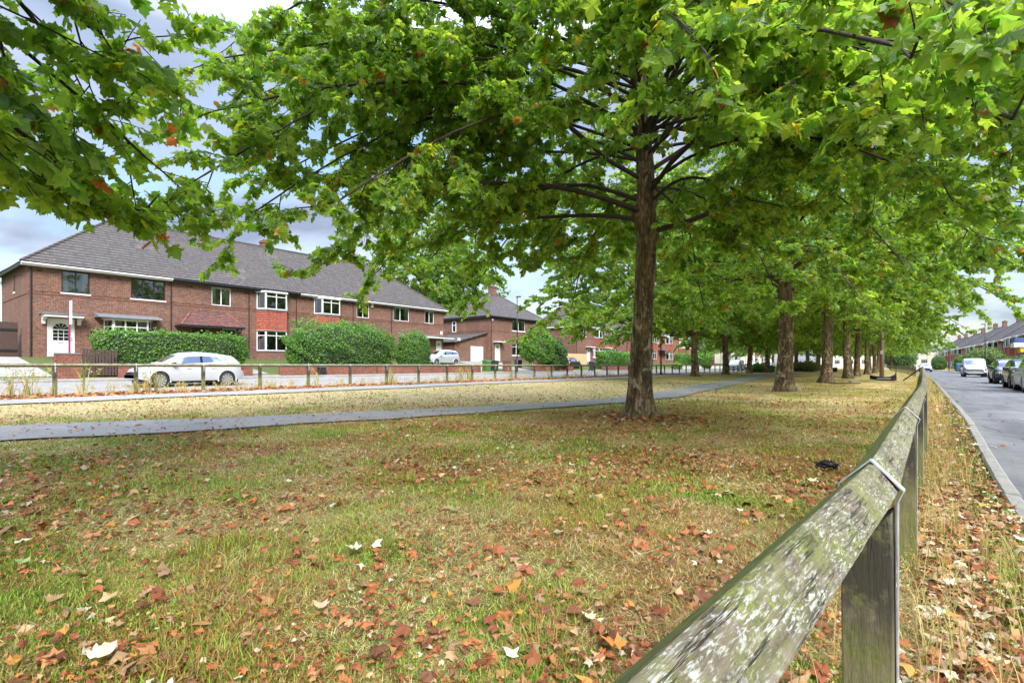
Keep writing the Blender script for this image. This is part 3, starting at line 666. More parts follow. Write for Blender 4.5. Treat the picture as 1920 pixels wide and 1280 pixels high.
pts = [(random.uniform(-.3, .45), random.uniform(14, 60), random.uniform(.5, 1.3)) for i in range(260)]
stalks('dry_grass', pts, (.15, .4), 'straw coloured tufts where the rail fence runs into the distance', wid=.006, spread=.2, per=7)
pts = [(random.gauss(-20.1, .35), random.uniform(-8, 50), random.choice((.4, .5, .8, 1.3))) for i in range(430)]
stalks('weeds', pts, (.12, .42), 'dry weeds along the foot of the long far fence', wid=.009, spread=.16, per=7)
pts = [(-20.3+random.uniform(-.4, .4), y, 2.2) for y in (.6,.8,3.0,3.2,3.35,4.6,6.2,6.4,12.5,16,16.2,21,21.3,21.5,21.9,22.3,26,30.5)]
stalks('weeds', pts, (.4, .85), 'taller leafy weeds with brown seed heads by the long far fence', wid=.012, spread=.12, per=6, colr=((.42,.34,.14), (.20,.24,.05)))
def fallen():
    U = []; Y = []; S = []
    def addp(u, y, lo, hi):
        U.append(u); Y.append(y); S.append(rng.uniform(lo, hi, len(u)))
    u, y, d = wedge(2300, 1.5, 6, 1.0); cl = fbm(u, y, 1.7, 70, 2); k = rng.random(len(u)) < np.clip((cl-.36)*3.6, .07, 1); addp(u[k], y[k], .03, .085)
    u, y, d = wedge(14500, 4.5, 18, 1.0); cl = fbm(u, y, .8, 77, 2); k = rng.random(len(u)) < np.clip((cl-.36)*3.4, .08, 1); addp(u[k], y[k], .03, .075)
    u, y, d = wedge(3200, 15, 60, .9); addp(u, y, .06, .11)
    u, y, d = wedge(26000, 1.5, 12, 1.0); cl = fbm(u, y, 1.3, 78, 2); k = rng.random(len(u)) < np.clip((cl-.35)*3, .05, 1); addp(u[k], y[k], .012, .04)
    n = 3600; addp(rng.uniform(.0, .66, n), rng.uniform(.8, 6.0, n), .02, .07); n = 2200; addp(rng.uniform(.0, .66, n), rng.uniform(4, 25, n), .03, .075)
    n = 4200; addp(-19.35+rng.normal(0, .45, n), rng.uniform(-6, 60, n), .08, .19)
    n = 250; a = rng.random(n)*6.28; q = .35+np.abs(rng.normal(0, .5, n)); addp(-4.27+q*np.cos(a), 9.6+q*np.sin(a), .07, .13)
    n = 30; addp(rng.uniform(.8, 3.5, n), rng.uniform(2, 30, n), .03, .06)
    u = np.concatenate(U); y = np.concatenate(Y); s = np.concatenate(S); p, hw = path2_c(y)
    keep = (((np.abs(u-p) > hw) | (rng.random(len(u)) < .35)) & ((u < -18.5) | (u > -16.7) | (rng.random(len(u)) < .12)) & (u > -21.4) & ~((u < p-hw) & (u > -16.7) & (rng.random(len(u)) < .55))); keep &= ~((u > .56) & (rng.random(len(u)) < .95)); keep &= ~((u > .27) & (u < .56) & (rng.random(len(u)) < .72))
    u, y, s = u[keep], y[keep], s[keep]; N = len(u)
    z = tz(u, y)+np.where((u > .75), .04, .022)*.7+rng.uniform(0, .022, N)+s*.12
    pos = np.stack([u+bend(u, y), y, z], 1); a = rng.random(N)*6.283
    tip = np.stack([np.cos(a), np.sin(a), rng.normal(0, .25, N)], 1); nor = np.stack([rng.normal(0, .38, N), rng.normal(0, .38, N), np.ones(N)], 1)
    pal = np.array([[.37,.125,.045],[.24,.075,.032],[.43,.20,.08],[.46,.29,.15],[.50,.42,.29],[.17,.07,.035],[.33,.20,.11],[.56,.52,.38],[.24,.26,.09],[.52,.24,.05]])
    pr = np.array([.26,.22,.13,.09,.03,.15,.09,.014,.02,.035]); ci = rng.choice(10, N, p=pr/pr.sum()); vg = (u > -.1) & (u < .6) & (rng.random(N) < .45); ci = np.where(vg, rng.choice([3, 4, 6, 6, 7, 3], N), ci); c = pal[ci]*(.75+.5*rng.random(N))[:, None]
    curl = np.stack([rng.uniform(-1.4, 1.4, N), rng.uniform(-1.1, 1.1, N)], 1); curl[np.abs(curl) < .1] = .1
    tag(leaf_cloud('fallen_leaves', pos, tip, nor, s, c, 'mid', M['dead'], None, curl), 'curled orange, tan and brown leaves scattered over the lawn, verge and fence foot', 'fallen leaves', kind='stuff')
fallen()
def spec_leaf(x, y, s, c, rot, label, tilt=(.1, .1), curl=.6, dz=.05):
    o = leaf_cloud('fallen_leaf', np.array([[0, 0, 0.]]), np.array([[math.cos(rot), math.sin(rot), .15]]), np.array([[tilt[0], tilt[1], 1.]]), np.array([s*.72]), np.array([c]), 'hi', M['dead'], None, np.array([[1.1, .5]]))
    o.location = (x, y, float(tz(x, y))+dz); tag(o, label, 'leaf', 'single large fallen leaves')
def gp(px, py, h=1.04):
    d = 980*h/(py-685); r_ = d*(px-960)/980; return (-d*.6157+r_*.788, d*.788+r_*.6157)
for (px, py, s, c, lab) in ((672,1045,.12,(.62,.62,.42),'pale cream leaf lying in green grass left of centre'), (1165,1235,.13,(.55,.22,.05),'bright orange leaf standing against the lower end of the rail'),
        (600,1150,.11,(.6,.42,.28),'tan curled leaf in the grass near the bottom centre'), (180,1252,.13,(.62,.60,.42),'pale yellow leaf at the bottom left of the lawn'), (45,1072,.10,(.30,.40,.14),'pale green leaf at the left edge of the lawn'),
        (1330,1015,.08,(.62,.62,.44),'cream and green leaf in the grass left of the rail'), (1388,970,.07,(.66,.62,.5),'small white leaf in the grass behind the rail'), (1100,1170,.09,(.6,.58,.36),'pale leaf on dry grass left of the rail bottom'),
        (1848,1262,.10,(.58,.46,.28),'broad tan leaf at the bottom right of the verge'), (1842,962,.12,(.50,.33,.07),'yellow brown leaf near the kerb on the verge')):
    x, y = gp(px, py); spec_leaf(x, y, s, c, random.uniform(0, 6.28), lab)

# ------------------------------------------------------------------ rail fences
def fence(name, P, zt, label, near=False, strap_every=1, start=None):
    """P: post positions (x,y); a birdsmouth fence of diamond rails sitting in notched posts"""
    root = empty(name, (P[0][0], P[0][1], float(tz(P[0][0], P[0][1])))); tag(root, label, 'fence', 'timber birdsmouth rail fences')
    ox, oy, oz = root.location; hw = .05; hd = .055
    zz = lambda p: zt(p)
    post_mesh = None
    for i, p in enumerate(P):
        th = math.atan2(P[min(i+1, len(P)-1)][0]-P[max(i-1, 0)][0], P[min(i+1, len(P)-1)][1]-P[max(i-1, 0)][1])
        zg = float(tz(p[0]-bend(p[0], p[1]), p[1])); zr = zz(p); h = zr-zg-.045
        mb = MB().prism([(-hw, -.25), (hw, -.25), (hw, h), (0, h-.052), (-hw, h)], -.05, .05)
        o = mb.build('post', M['post'], root, False, .004); o.location = (p[0]-ox, p[1]-oy, zg-oz); o.rotation_euler = (0, random.gauss(0, .006), -th)
        # strap
        sm = MB(); t = .0025; wd = .016; e = hd+.008
        for (a, b) in (((-e, 0), (0, e)), ((0, e), (e, 0))):
            nx_, nz_ = (a[1]-b[1]), (b[0]-a[0]); l = math.hypot(nx_, nz_); nx_, nz_ = nx_/l*t, nz_/l*t
            sm.prism([a, b, (b[0]+nx_, b[1]+nz_), (a[0]+nx_, a[1]+nz_)], -wd, wd)
        for sg in (-1, 1): sm.prism([(sg*e, 0), (sg*(e+t), .0), (sg*(hw+t+.001), -.03), (sg*(hw+t+.001), -.85 if near else -.2), (sg*(hw+.001), -.85 if near else -.2), (sg*(hw+.001), -.03)], -wd, wd)
        s_ = sm.build('strap', M['leadgrey'], root); s_.location = (p[0]-ox, p[1]-oy, zr-.0-oz); s_.rotation_euler = (0, 0, -th)
    for i in range(len(P)-1):
        a = Vector((P[i][0], P[i][1], zz(P[i]))); b = Vector((P[i+1][0], P[i+1][1], zz(P[i+1]))); L = (b-a).length; n = 24 if near and i < 4 else 1
        g = .003; mb = MB()
        for k in range(n+1):
            yv = g+(L-2*g)*k/n; wv = [hd*(1+(random.uniform(-.015, .015) if near else 0)) for _ in range(4)]
            mb.v += [(-wv[0], yv, 0), (-.006, yv, wv[1]), (.006, yv, wv[1]), (wv[2], yv, 0), (0, yv, -wv[3])]
        for k in range(n):
            for q in range(5): mb.f.append((k*5+q, k*5+(q+1) % 5, k*5+5+(q+1) % 5, k*5+5+q))
        mb.f.append((4, 3, 2, 1, 0)); mb.f.append(tuple(n*5+q for q in range(5)))
        o = mb.build('rail', M['rail'], root, False, .003 if near and i < 4 else 0); o.location = (a.x-ox, a.y-oy, a.z-oz)
        d = b-a; o.rotation_euler = (math.asin(d.z/L), R(4) if near and i < 2 else 0, -math.atan2(d.x, d.y))
    return root
ny_ = [-.52, 1.51, 3.54, 5.57, 7.60]+[9.63+2.03*k for k in range(14)]
nx_ = [-.225, -.094, -.067, -.034, .010]+[.022+.004*k for k in range(14)]
zt_near = lambda p: float(np.interp(p[1], [1, 3.5, 5.6, 7.6, 9.6, 14, 40], [.752, .752, .757, .78, .86, .87, .97]))
nf = fence('rail_fence', list(zip(nx_, ny_)), zt_near, 'mossy lichened rail fence running from the foreground along the road verge', True)
mbk = MB().prism([(-.05, 0), (0, .05), (.05, 0), (0, -.05)], 0, 2.0)
o = mbk.build('rail', M['darkwood'], nf); o.location = (Vector((-.85, 40.6, .12))-nf.location); 
dvv = Vector((.05, 37.95, .93))-Vector((-.85, 40.6, .12)); o.rotation_euler = (math.asin(dvv.z/dvv.length), 0, -math.atan2(dvv.x, dvv.y)); o.scale = (1, dvv.length/2, 1); o['label'] = 'dark broken rail hanging down to the grass'
FP = [(-.3-1.6*((k*2.03)/50)**1.5+float(bend(0, 47+k*2.03)), 47+k*2.03) for k in range(30)]
fence('rail_fence', FP, lambda p: float(tz(-1, p[1]))+.88, 'distant grey rail fence beyond the broken gap, beside the right road')
LFy = [-4.5+2.0*k for k in range(50)]
# post phase measured: a post stands at Y = 3.77
ph0 = 3.82
LP_ = [(-19.9, ph0+2.003*k) for k in range(-6, 44)]
lf = fence('rail_fence', LP_, lambda p: 1.045+.0*p[1], 'long straight rail fence across the far side of the lawn beside the white car')
# ------------------------------------------------------------------ hedges and bushes
def bush(name, loc, size, n, label, cat='hedge', leaf=.06, c0=(.055,.14,.02), c1=(.13,.26,.035), boxy=4.0, seed=1, ragged_=.08, group='garden hedges and shrubs', topbright=True, stem=None):
    r = np.random.default_rng(seed); root = empty(name, loc); sx_, sy_, sz_ = size[0]/2, size[1]/2, size[2]/2
    def shape(d, ex):
        p = ex; k = (np.abs(d[:, 0])**p+np.abs(d[:, 1])**p+np.abs(d[:, 2])**p)**(-1/p); return d*k[:, None]
    d = r.normal(0, 1, (n, 3)); d /= np.abs(d).max(1, keepdims=True) if boxy > 3 else np.linalg.norm(d, axis=1, keepdims=True)
    q = shape(d, boxy); lump = 1+ragged_*2*(fbm(q[:, 0]*sx_*1.2+q[:, 2]*3, q[:, 1]*sy_*1.2+q[:, 2]*2, .9, seed)-.5)
    P = q*np.array([sx_, sy_, sz_])*lump[:, None]*(1-.16*r.random(n)[:, None]**2/ max(.6, min(1, sz_)))+r.normal(0, .02, (n, 3)); P[:, 2] += sz_
    up = q[:, 2]; spk = (up > .7) & (r.random(n) < .4); P[spk, 2] += r.random(spk.sum())**2*(.10+ragged_*1.8)*np.clip(fbm(P[spk, 0], P[spk, 1], 2.5, seed)*3-.8, .2, 2)
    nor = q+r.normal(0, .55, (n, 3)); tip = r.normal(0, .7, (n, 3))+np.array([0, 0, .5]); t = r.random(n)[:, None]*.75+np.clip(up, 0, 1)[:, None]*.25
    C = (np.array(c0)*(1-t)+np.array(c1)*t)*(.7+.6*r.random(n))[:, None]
    ok = P[:, 2] > .02
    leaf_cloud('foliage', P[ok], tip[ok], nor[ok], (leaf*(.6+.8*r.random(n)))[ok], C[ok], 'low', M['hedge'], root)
    # inner core
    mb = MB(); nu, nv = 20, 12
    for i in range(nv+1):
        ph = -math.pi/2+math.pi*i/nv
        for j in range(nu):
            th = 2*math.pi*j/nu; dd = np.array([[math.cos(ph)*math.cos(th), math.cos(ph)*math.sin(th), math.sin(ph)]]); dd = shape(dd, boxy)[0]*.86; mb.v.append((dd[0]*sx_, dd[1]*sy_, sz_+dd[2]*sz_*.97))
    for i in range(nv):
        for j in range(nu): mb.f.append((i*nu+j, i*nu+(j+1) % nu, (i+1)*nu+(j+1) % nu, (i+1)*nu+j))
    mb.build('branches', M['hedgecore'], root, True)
    if stem:
        MB().tube([(0, 0, -stem), (0.05, 0, sz_*.5)], [.09, .06], 7).build('stem', M['branch'], root)
    return tag(root, label, cat, group)
bush('hedge', (-31.9,11.1,.32), (1.2,7.3,2.45), 15000, 'long flat-topped clipped hedge behind the white car', leaf=.08, boxy=8, seed=3, ragged_=.09)
bush('hedge', (-33.0,22.4,.30), (3.2,8.3,3.65), 26000, 'big rounded overgrown hedge in front of the terrace middle', leaf=.085, boxy=3.8, seed=5, ragged_=.26)
bush('hedge', (-32.4,28.6,.30), (1.6,2.9,3.35), 9000, 'smaller rounded hedge before the right end of the terrace', leaf=.08, boxy=3.6, seed=6, ragged_=.24)
bush('shrub', (-31.8,45.0,1.2), (3.2,3.6,3.4), 13000, 'bright green round bush beside the front window of the end house', 'bush', leaf=.12, boxy=2.2, seed=8, ragged_=.35, stem=1.0, c1=(.17,.32,.04))
bush('shrub', (-31.8,48.1,.2), (2.6,3.1,3.6), 12000, 'dark evergreen shrub right of the bright round bush', 'bush', leaf=.12, boxy=2.3, seed=9, ragged_=.35, c0=(.03,.075,.015), c1=(.07,.16,.03))
bush('hedge', (-32.2,62,.3), (1.4,5.2,2.5), 7000, 'square hedge beside the pale board fence', leaf=.13, boxy=8, seed=10, ragged_=.08)
bush('hedge', (-32.2,68.2,.3), (1.4,5.6,2.4), 7000, 'square hedge behind the nearest trunk', leaf=.13, boxy=8, seed=11, ragged_=.08)
bush('hedge', (-32.2,88.5,.3), (1.6,5,2.7), 6000, 'round-topped hedge left of the second left-row trunk', leaf=.15, boxy=4, seed=12, ragged_=.1)
bush('shrub', (-32.0,97.5,.2), (3,7,3.1), 8000, 'bright shrub between the second and third left-row trunks', 'bush', leaf=.18, boxy=3, seed=13, ragged_=.25, c1=(.17,.33,.04))
bush('shrub', (-31,83,.2), (1.5,1.6,1.2), 1600, 'low lime green shrub by the far porch', 'bush', leaf=.13, boxy=2.4, seed=14, ragged_=.2, c1=(.28,.38,.05))
for i, (u, y, sx_, sy_, h, lab, c1) in enumerate([(8.6,76,1.2,15,1.75,'long clipped hedge behind the parked cars',(.11,.21,.04)), (8.4,101,4.5,9,3.2,'large olive bush beyond the white van',(.16,.19,.05)),
        (8.5,128,1.5,20,2.6,'clipped hedge above the distant brick garden wall',(.10,.20,.04)), (8.2,160,2.5,16,3,'dark hedge by the far bend of the road',(.06,.12,.03)), (7.8,108,1.2,5,1.6,'small pale green hedge behind the blue bin',(.15,.24,.05)), (4,205,9,14,7,'bluish bushy tree at the end of the right road',(.08,.15,.06))]):
    bush('hedge' if i != 5 else 'shrub', (u+float(bend(u, y)), y, .05), (sx_, sy_, h), 6000, lab, 'hedge' if i != 5 else 'bush', leaf=.16 if i < 4 else .22, boxy=7 if i in (0, 2, 4) else 2.8, seed=30+i, c1=c1, ragged_=.1 if i in (0, 2) else .25)
bush('shrub', (-13.6,88,.1), (4,6,1.4), 3000, 'low undergrowth around the far left trunks', 'bush', leaf=.15, boxy=2.4, seed=44, ragged_=.3, c0=(.12,.13,.04), c1=(.22,.22,.07))
bush('shrub', (-16.5,74,.05), (3,5,1.1), 2500, 'dark ground shrub at the foot of a left-row trunk', 'bush', leaf=.15, boxy=2.4, seed=45, ragged_=.3)

# ------------------------------------------------------------------ houses
def wall_cut(mb, L, H, holes, y=0.0, z0=0.0, t=.11):
    xs = sorted(set([0, L]+[v for h in holes for v in h[:2]])); zs = sorted(set([z0, H]+[v for h in holes for v in h[2:4]]))
    for i in range(len(xs)-1):
        for j in range(len(zs)-1):
            mx_, mz_ = (xs[i]+xs[i+1])/2, (zs[j]+zs[j+1])/2
            if any(h[0] < mx_ < h[1] and h[2] < mz_ < h[3] for h in holes): continue
            mb.quad((xs[i], y, zs[j]), (xs[i+1], y, zs[j]), (xs[i+1], y, zs[j+1]), (xs[i], y, zs[j+1]))
    for (a, b, c, d) in [h[:4] for h in holes]:
        mb.quad((a, y, c), (a, y, d), (a, y+t, d), (a, y+t, c)); mb.quad((b, y, d), (b, y, c), (b, y+t, c), (b, y+t, d))
        mb.quad((a, y, d), (b, y, d), (b, y+t, d), (a, y+t, d)); mb.quad((b, y, c), (a, y, c), (a, y+t, c), (b, y+t, c))
def window(root, x0, x1, z0, z1, y=.06, panes=2, frame='white', fw=.055, transom=None, curtain=True, sill=True, rz=0, org=None, name='window', widths=None):
    """built around its own lower-left corner"""
    W = x1-x0; H = z1-z0; mb = MB(); d = .05
    mb.box(0, W, -d/2, d/2, 0, fw); mb.box(0, W, -d/2, d/2, H-fw, H); mb.box(0, fw, -d/2, d/2, fw, H-fw); mb.box(W-fw, W, -d/2, d/2, fw, H-fw)
    ed = [fw]
    cuts = widths or [k/panes for k in range(1, panes)]
    for c in cuts: mb.box(W*c-fw*.55, W*c+fw*.55, -d/2-.004, d/2, fw, H-fw)
    if transom: mb.box(fw, W-fw, -d/2-.002, d/2, H*transom-fw*.45, H*transom+fw*.45)
    o = mb.build(name, M[frame], root); o.location = (x0, y, z0) if org is None else org; o.rotation_euler = (0, 0, rz)
    g = MB().quad((fw*.5, .004, fw*.5), (W-fw*.5, .004, fw*.5), (W-fw*.5, .004, H-fw*.5), (fw*.5, .004, H-fw*.5)).build('pane', M['glass'], o)
    bk = MB().box(-.02, W+.02, .9, .92, -.1, H+.1).build('room_back', M['carinside'], o)
    if curtain:
        c = MB(); n = 7
        for (a, b) in ((fw, W*.26), (W*.76, W-fw)):
            for k in range(n):
                u0 = a+(b-a)*k/n; u1 = a+(b-a)*(k+1)/n; c.quad((u0, .10+.03*(k % 2), .03), (u1, .10+.03*((k+1) % 2), .03), (u1, .10+.03*((k+1) % 2), H-.03), (u0, .10+.03*(k % 2), H-.03))
        c.build('curtain', M['curtain'], o)
    if sill and org is None: MB().box(-.06, W+.06, -.12, -.001, -.10, -.012).build('sill', M['sill'], o)
    return o
def door(root, x0, x1, z0, z1, y=.05, arched=True, col_='white'):
    W = x1-x0; H = z1-z0; mb = MB(); mb.box(0, W, 0, .05, 0, H); mb.box(.0, .07, -.03, -.002, 0, H); mb.box(W-.07, W, -.03, -.002, 0, H); mb.box(.07, W-.07, -.03, -.002, H-.07, H); mb.box(.14, W-.14, -.012, -.002, .12, H*.30)
    o = mb.build('door', M[col_], root); o.location = (x0, y, z0)
    if arched:
        g = MB(); cx_ = W/2; rw = W*.30; zb = H*.42; zm = H*.70; r_ = .016
        for i in range(3):
            for j in range(3):
                a = cx_-rw+2*rw*i/3+r_; b = cx_-rw+2*rw*(i+1)/3-r_; c = zb+(zm-zb)*j/3+r_; d = zb+(zm-zb)*(j+1)/3-r_; g.quad((a, -.008, c), (b, -.008, c), (b, -.008, d), (a, -.008, d))
        for k in range(5):
            a0 = math.pi*k/5+.06; a1 = math.pi*(k+1)/5-.06; pts = [(cx_, -.008, zm+.05)]+[(cx_+rw*.97*math.cos(a0+(a1-a0)*q/4), -.008, zm+.03+rw*.97*math.sin(a0+(a1-a0)*q/4)) for q in range(5)]
            g.quad(*pts)
        g.build('door_glass', M['blackgloss'], o)
    else:
        g = MB(); n = 8; g.quad(*[(W/2+.16*math.cos(math.pi*k/n), -.008, H*.78+.16*math.sin(math.pi*k/n)) for k in range(n+1)]); g.build('door_glass', M['blackgloss'], o)
    MB().box(W-.17, W-.12, -.05, -.004, H*.42, H*.52).box(W/2-.13, W/2+.13, -.02, -.009, H*.35, H*.375).build('handle', M['leadgrey'], o)
    return o
def hip_roof(mb, x0, x1, D, ze, zr, h0, h1, ov=.35, y0=0):
    yf = y0-ov; yb = y0+D+ov; ym = y0+D/2; a = x0-ov; b = x1+ov; s = (zr-ze)/(D/2+ov)
    A = (a, yf, ze); B = (b, yf, ze); C = (b, yb, ze); E = (a, yb, ze); G = (x0+h0, ym, zr) if h0 is not None else (a, ym, zr); Hh = (x1-h1, ym, zr) if h1 is not None else (b, ym, zr)
    mb.quad(A, B, Hh, G); mb.quad(C, E, G, Hh); mb.quad(B, C, Hh); mb.quad(E, A, G)
    u = .05
    mb.quad((a, yf, ze-u), (a, yb, ze-u), (b, yb, ze-u), (b, yf, ze-u))
    return G, Hh
def ridge(root, pts, m='tile'):
    mb = MB()
    for a, b in pts: mb.tube([a, b], .085, 7)
    mb.build('ridge_tiles', M[m], root)
def chimney(root, x, y, z0, z1, w=.95, d=.5, pots=2, m='brick'):
    mb = MB().box(x-w/2, x+w/2, y-d/2, y+d/2, z0, z1-.16).box(x-w/2-.05, x+w/2+.05, y-d/2-.05, y+d/2+.05, z1-.16, z1)
    o = mb.build('chimney', M[m], root); p = MB()
    for k in range(pots): p.tube([(x-w/2+w*(k+.5)/pots, y, z1), (x-w/2+w*(k+.5)/pots, y, z1+.2)], [.12, .095], 10)
    p.build('chimney_pot', M['brickwall'], o); return o
def bay(root, x0, x1, zl0, zl1, zu0, zu1, depth=.6, splay=.42, tile='tile_orange', upper=True, lower=True, soffit=5.5, frame='white'):
    """two storey canted bay; outward is -y"""
    def poly(e=0): return [(x0-e, 0.002), (x0+splay-e*.4, -depth-e), (x1-splay+e*.4, -depth-e), (x1+e, .002)]
    o = MB()
    if lower: o.prism(poly(), -.6, zl0, 'z')
    bo = o.build('bay_base', M['brick'], root) if lower else None
    def lvl(z0, z1, nm):
        P = poly(-.02); ws = []
        for k in range(3):
            a, b = Vector((*P[k], 0)), Vector((*P[k+1], 0)); L = (b-a).length; rz = math.atan2(b.y-a.y, b.x-a.x)
            wd = window(root, 0, L, 0, z1-z0, panes=1, org=(a.x, a.y, z0), rz=rz, fw=.06, transom=.76 if k == 1 or nm == 'l' else None, curtain=(k != 1), sill=False, frame=frame, widths=[.5] if (k == 1 and L > 1.6) else None)
    if lower: lvl(zl0, zl1, 'l')
    if upper: lvl(zu0, zu1, 'u')
    if lower and upper:
        MB().prism(poly(.01), zl1, zu0-.12, 'z').build('bay_tiles', M[tile], root)
        MB().prism(poly(.06), zl1-.02, zl1+.05, 'z').prism(poly(.07), zu0-.12, zu0-.0, 'z').build('bay_flashing', M['felt'], root)
    elif upper:
        MB().prism(poly(.01), zu0-1.6, zu0-.12, 'z').build('bay_tiles', M[tile], root); MB().prism(poly(.07), zu0-.12, zu0, 'z').build('bay_flashing', M['felt'], root)
    MB().prism(poly(.10), (zu1 if upper else zl1), (zu1 if upper else zl1)+.10, 'z').build('bay_head', M['white'], root)
    if lower: MB().prism(poly(.05), zl0-.07, zl0-.005, 'z').build('sill', M['felt'], root)
def gutter(root, x0, x1, ze, ov, m): 
    g = MB().box(x0-ov, x1+ov, -ov+.02, -ov+.045, ze-.22, ze-.055); g.build('fascia', M['white' if m == 'white' else 'black'], root)
    MB().tube([(x0-ov, -ov-.05, ze-.09), (x1+ov, -ov-.05, ze-.09)], .06, 8).build('gutter', M['sill' if m == 'white' else 'black'], root)
def pipe(root, x, z0, z1, y=-.05, m='black', r_=.04, ov=.35):
    MB().tube([(x, -ov-.05, z1+.25), (x, -ov*.7, z1+.08), (x, y, z1-.1), (x, y, z0)], r_, 8).build('downpipe', M[m], root)
Z0 = 1.55  # ground floor level of the left houses
def terrace():
    Y0, Y1 = 6.5, 39.35; L = Y1-Y0; root = empty('brick_house', (-40, Y0, Z0), R(90))
    tag(root, 'long two-storey red brick terrace with dark tiled hipped roof behind the white car', 'house', 'houses across the left road')
    X = lambda y: y-Y0
    ups = [(7.98,9.31,2,'black'), (11.43,13.36,3,'black'), (16.28,17.6,2,'white'), (28.5,29.85,2,'white'), (32.7,34.6,2,'white'), (36.7,37.97,2,'white')]
    holes = [(X(a), X(b), 3.82, 5.10) for a, b, n, m in ups]
    holes += [(X(7.33), X(8.59), .02, 2.25), (X(17.0), X(18.0), .9, 2.15), (X(34.6), X(36.2), .75, 2.3), (X(38.3), X(39.1), .02, 2.1), (X(15.0), X(15.95), .02, 2.1), (X(30.3), X(31.3), .02, 2.1)]
    wl = MB(); wall_cut(wl, L, 5.32, holes, z0=-.9)
    wl.quad((L, 0, -.9), (L, 8, -.9), (L, 8, 5.32), (L, 0, 5.32)); wl.quad((0, 8, -.9), (0, 0, -.9), (0, 0, 5.32), (0, 8, 5.32)); wl.quad((L, 8, -.9), (0, 8, -.9), (0, 8, 5.32), (L, 8, 5.32))
    wall = wl.build('wall', M['brick'], root)
    sc_ = MB().box(-.02, L+.02, -.028, -.002, 3.60, 3.67).box(-.02, L+.02, -.03, -.002, 3.76, 3.80); sc_.box(-.03, -.002, 0, 8, 3.60, 3.67); sc_.build('string_course', M['brickwall'], root)
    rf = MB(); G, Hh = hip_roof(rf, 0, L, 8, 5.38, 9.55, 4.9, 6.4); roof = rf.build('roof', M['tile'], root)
    ridge(roof, [(G, Hh), (G, (-.35, -.35, 5.38)), (G, (-.35, 8.35, 5.38)), (Hh, (L+.35, -.35, 5.38)), (Hh, (L+.35, 8.35, 5.38))])
    chimney(roof, X(13.06), 4.2, 8.6, 10.75, 1.2, .6, 3); chimney(roof, X(22.9), 5.2, 8.6, 10.3, 1.0, .5, 2); chimney(roof, X(31.2), 4.6, 8.6, 10.5, 1.0, .55, 3)
    MB().tube([(X(31.9), 4.6, 9.2), (X(31.9), 4.6, 11.3)], .025, 6).tube([(X(31.9)-.5, 4.6, 11.2), (X(31.9)+.5, 4.6, 11.2)], .015, 5).build('aerial', M['leadgrey'], roof)
    for (a, b, m) in ((0-.35, X(13.7), 'white'), (X(13.7), X(22.9), 'black'), (X(22.9), L+.35, 'white')):
        MB().box(a, b, -.345, -.32, 5.14, 5.33).build('fascia', M['sill' if m == 'white' else 'black'], root); MB().tube([(a, -.40, 5.27), (b, -.40, 5.27)], .055, 8).build('gutter', M['sill' if m == 'white' else 'black'], root)
    MB().box(-.345, -.32, -.32, 8.3, 5.14, 5.33).build('fascia', M['black'], root)
    for a, b, n, m in ups: window(root, X(a), X(b), 3.82, 5.10, panes=n, frame=m, curtain=(m == 'white' or n == 2), sill=(m == 'black'), widths=[.42] if a in (32.7,) else None)
    # pink toy on sill of the first window
    window(root, X(34.6), X(36.2), .75, 2.3, panes=3, transom=.75); window(root, X(17.0), X(18.0), .9, 2.15, panes=1, curtain=False)
    door(root, X(7.33), X(8.59), .02, 2.25); door(root, X(38.3), X(39.1), .02, 2.1, arched=False)
    door(root, X(15.0), X(15.95), .02, 2.1, arched=False, col_='darkwood'); door(root, X(30.3), X(31.3), .02, 2.1, arched=False)
    # flat canopy over first door with white brackets
    cn = MB().box(X(6.95), X(8.95), -.85, -.002, 2.44, 2.52).build('canopy', M['felt'], root)
    MB().box(X(7.05), X(8.87), -.78, -.004, 2.30, 2.435).prism([(-.75, 2.30), (-.004, 2.30), (-.004, 1.9), (-.14, 1.9), (-.2, 2.12)], X(7.08), X(7.24), 'x').prism([(-.75, 2.30), (-.004, 2.30), (-.004, 1.9), (-.14, 1.9), (-.2, 2.12)], X(8.70), X(8.86), 'x').build('bracket', M['white'], cn)
    # low bay with lead roof
    a, b = X(10.0), X(12.55); poly = lambda e: [(a-e, .002), (a+.35-e*.4, -.6-e), (b-.35+e*.4, -.6-e), (b+e, .002)]
    MB().prism(poly(0), -.9, .85, 'z').build('bay_base', M['brick'], root)
    P = poly(-.02)
    for k in range(3):
        p, q = Vector((*P[k], 0)), Vector((*P[k+1], 0)); Ls = (q-p).length
        window(root, 0, Ls, 0, 1.5, panes=3 if k == 1 else 1, org=(p.x, p.y, .85), rz=math.atan2(q.y-p.y, q.x-p.x), transom=.7, sill=False, fw=.07)
    MB().prism(poly(.12), 2.35, 2.43, 'z').build('bay_head', M['white'], root); MB().prism([(-1.0, 2.43), (0, 2.43), (0, 2.72), (-.9, 2.52)], a-.5, b+.35, 'x').build('bay_roof', M['felt'], root)
    # tiled porch roof
    pa, pb = X(13.95), X(18.1); mb = MB(); yo = -1.15; zb, zt = 2.25, 3.25
    A, B, C, D_ = (pa, yo, zb), (pb, yo, zb), (pb-.9, -.25, zt), (pa+.9, -.25, zt)
    mb.quad(A, B, C, D_); mb.quad((pa, 0, zb), A, D_, (pa+.9, 0, zt)); mb.quad(B, (pb, 0, zb), (pb-.9, 0, zt), C); mb.quad(D_, C, (pb-.9, 0, zt+.1), (pa+.9, 0, zt+.1)); mb.quad((pa, 0, zb), (pb, 0, zb), B, A)
    pr = mb.build('porch_roof', M['tile_red'], root)
    MB().tube([A, D_], .07, 6).build('ridge_tiles', M['brickwall'], pr); MB().tube([B, C], .07, 6).build('ridge_tiles', M['brickwall'], pr)
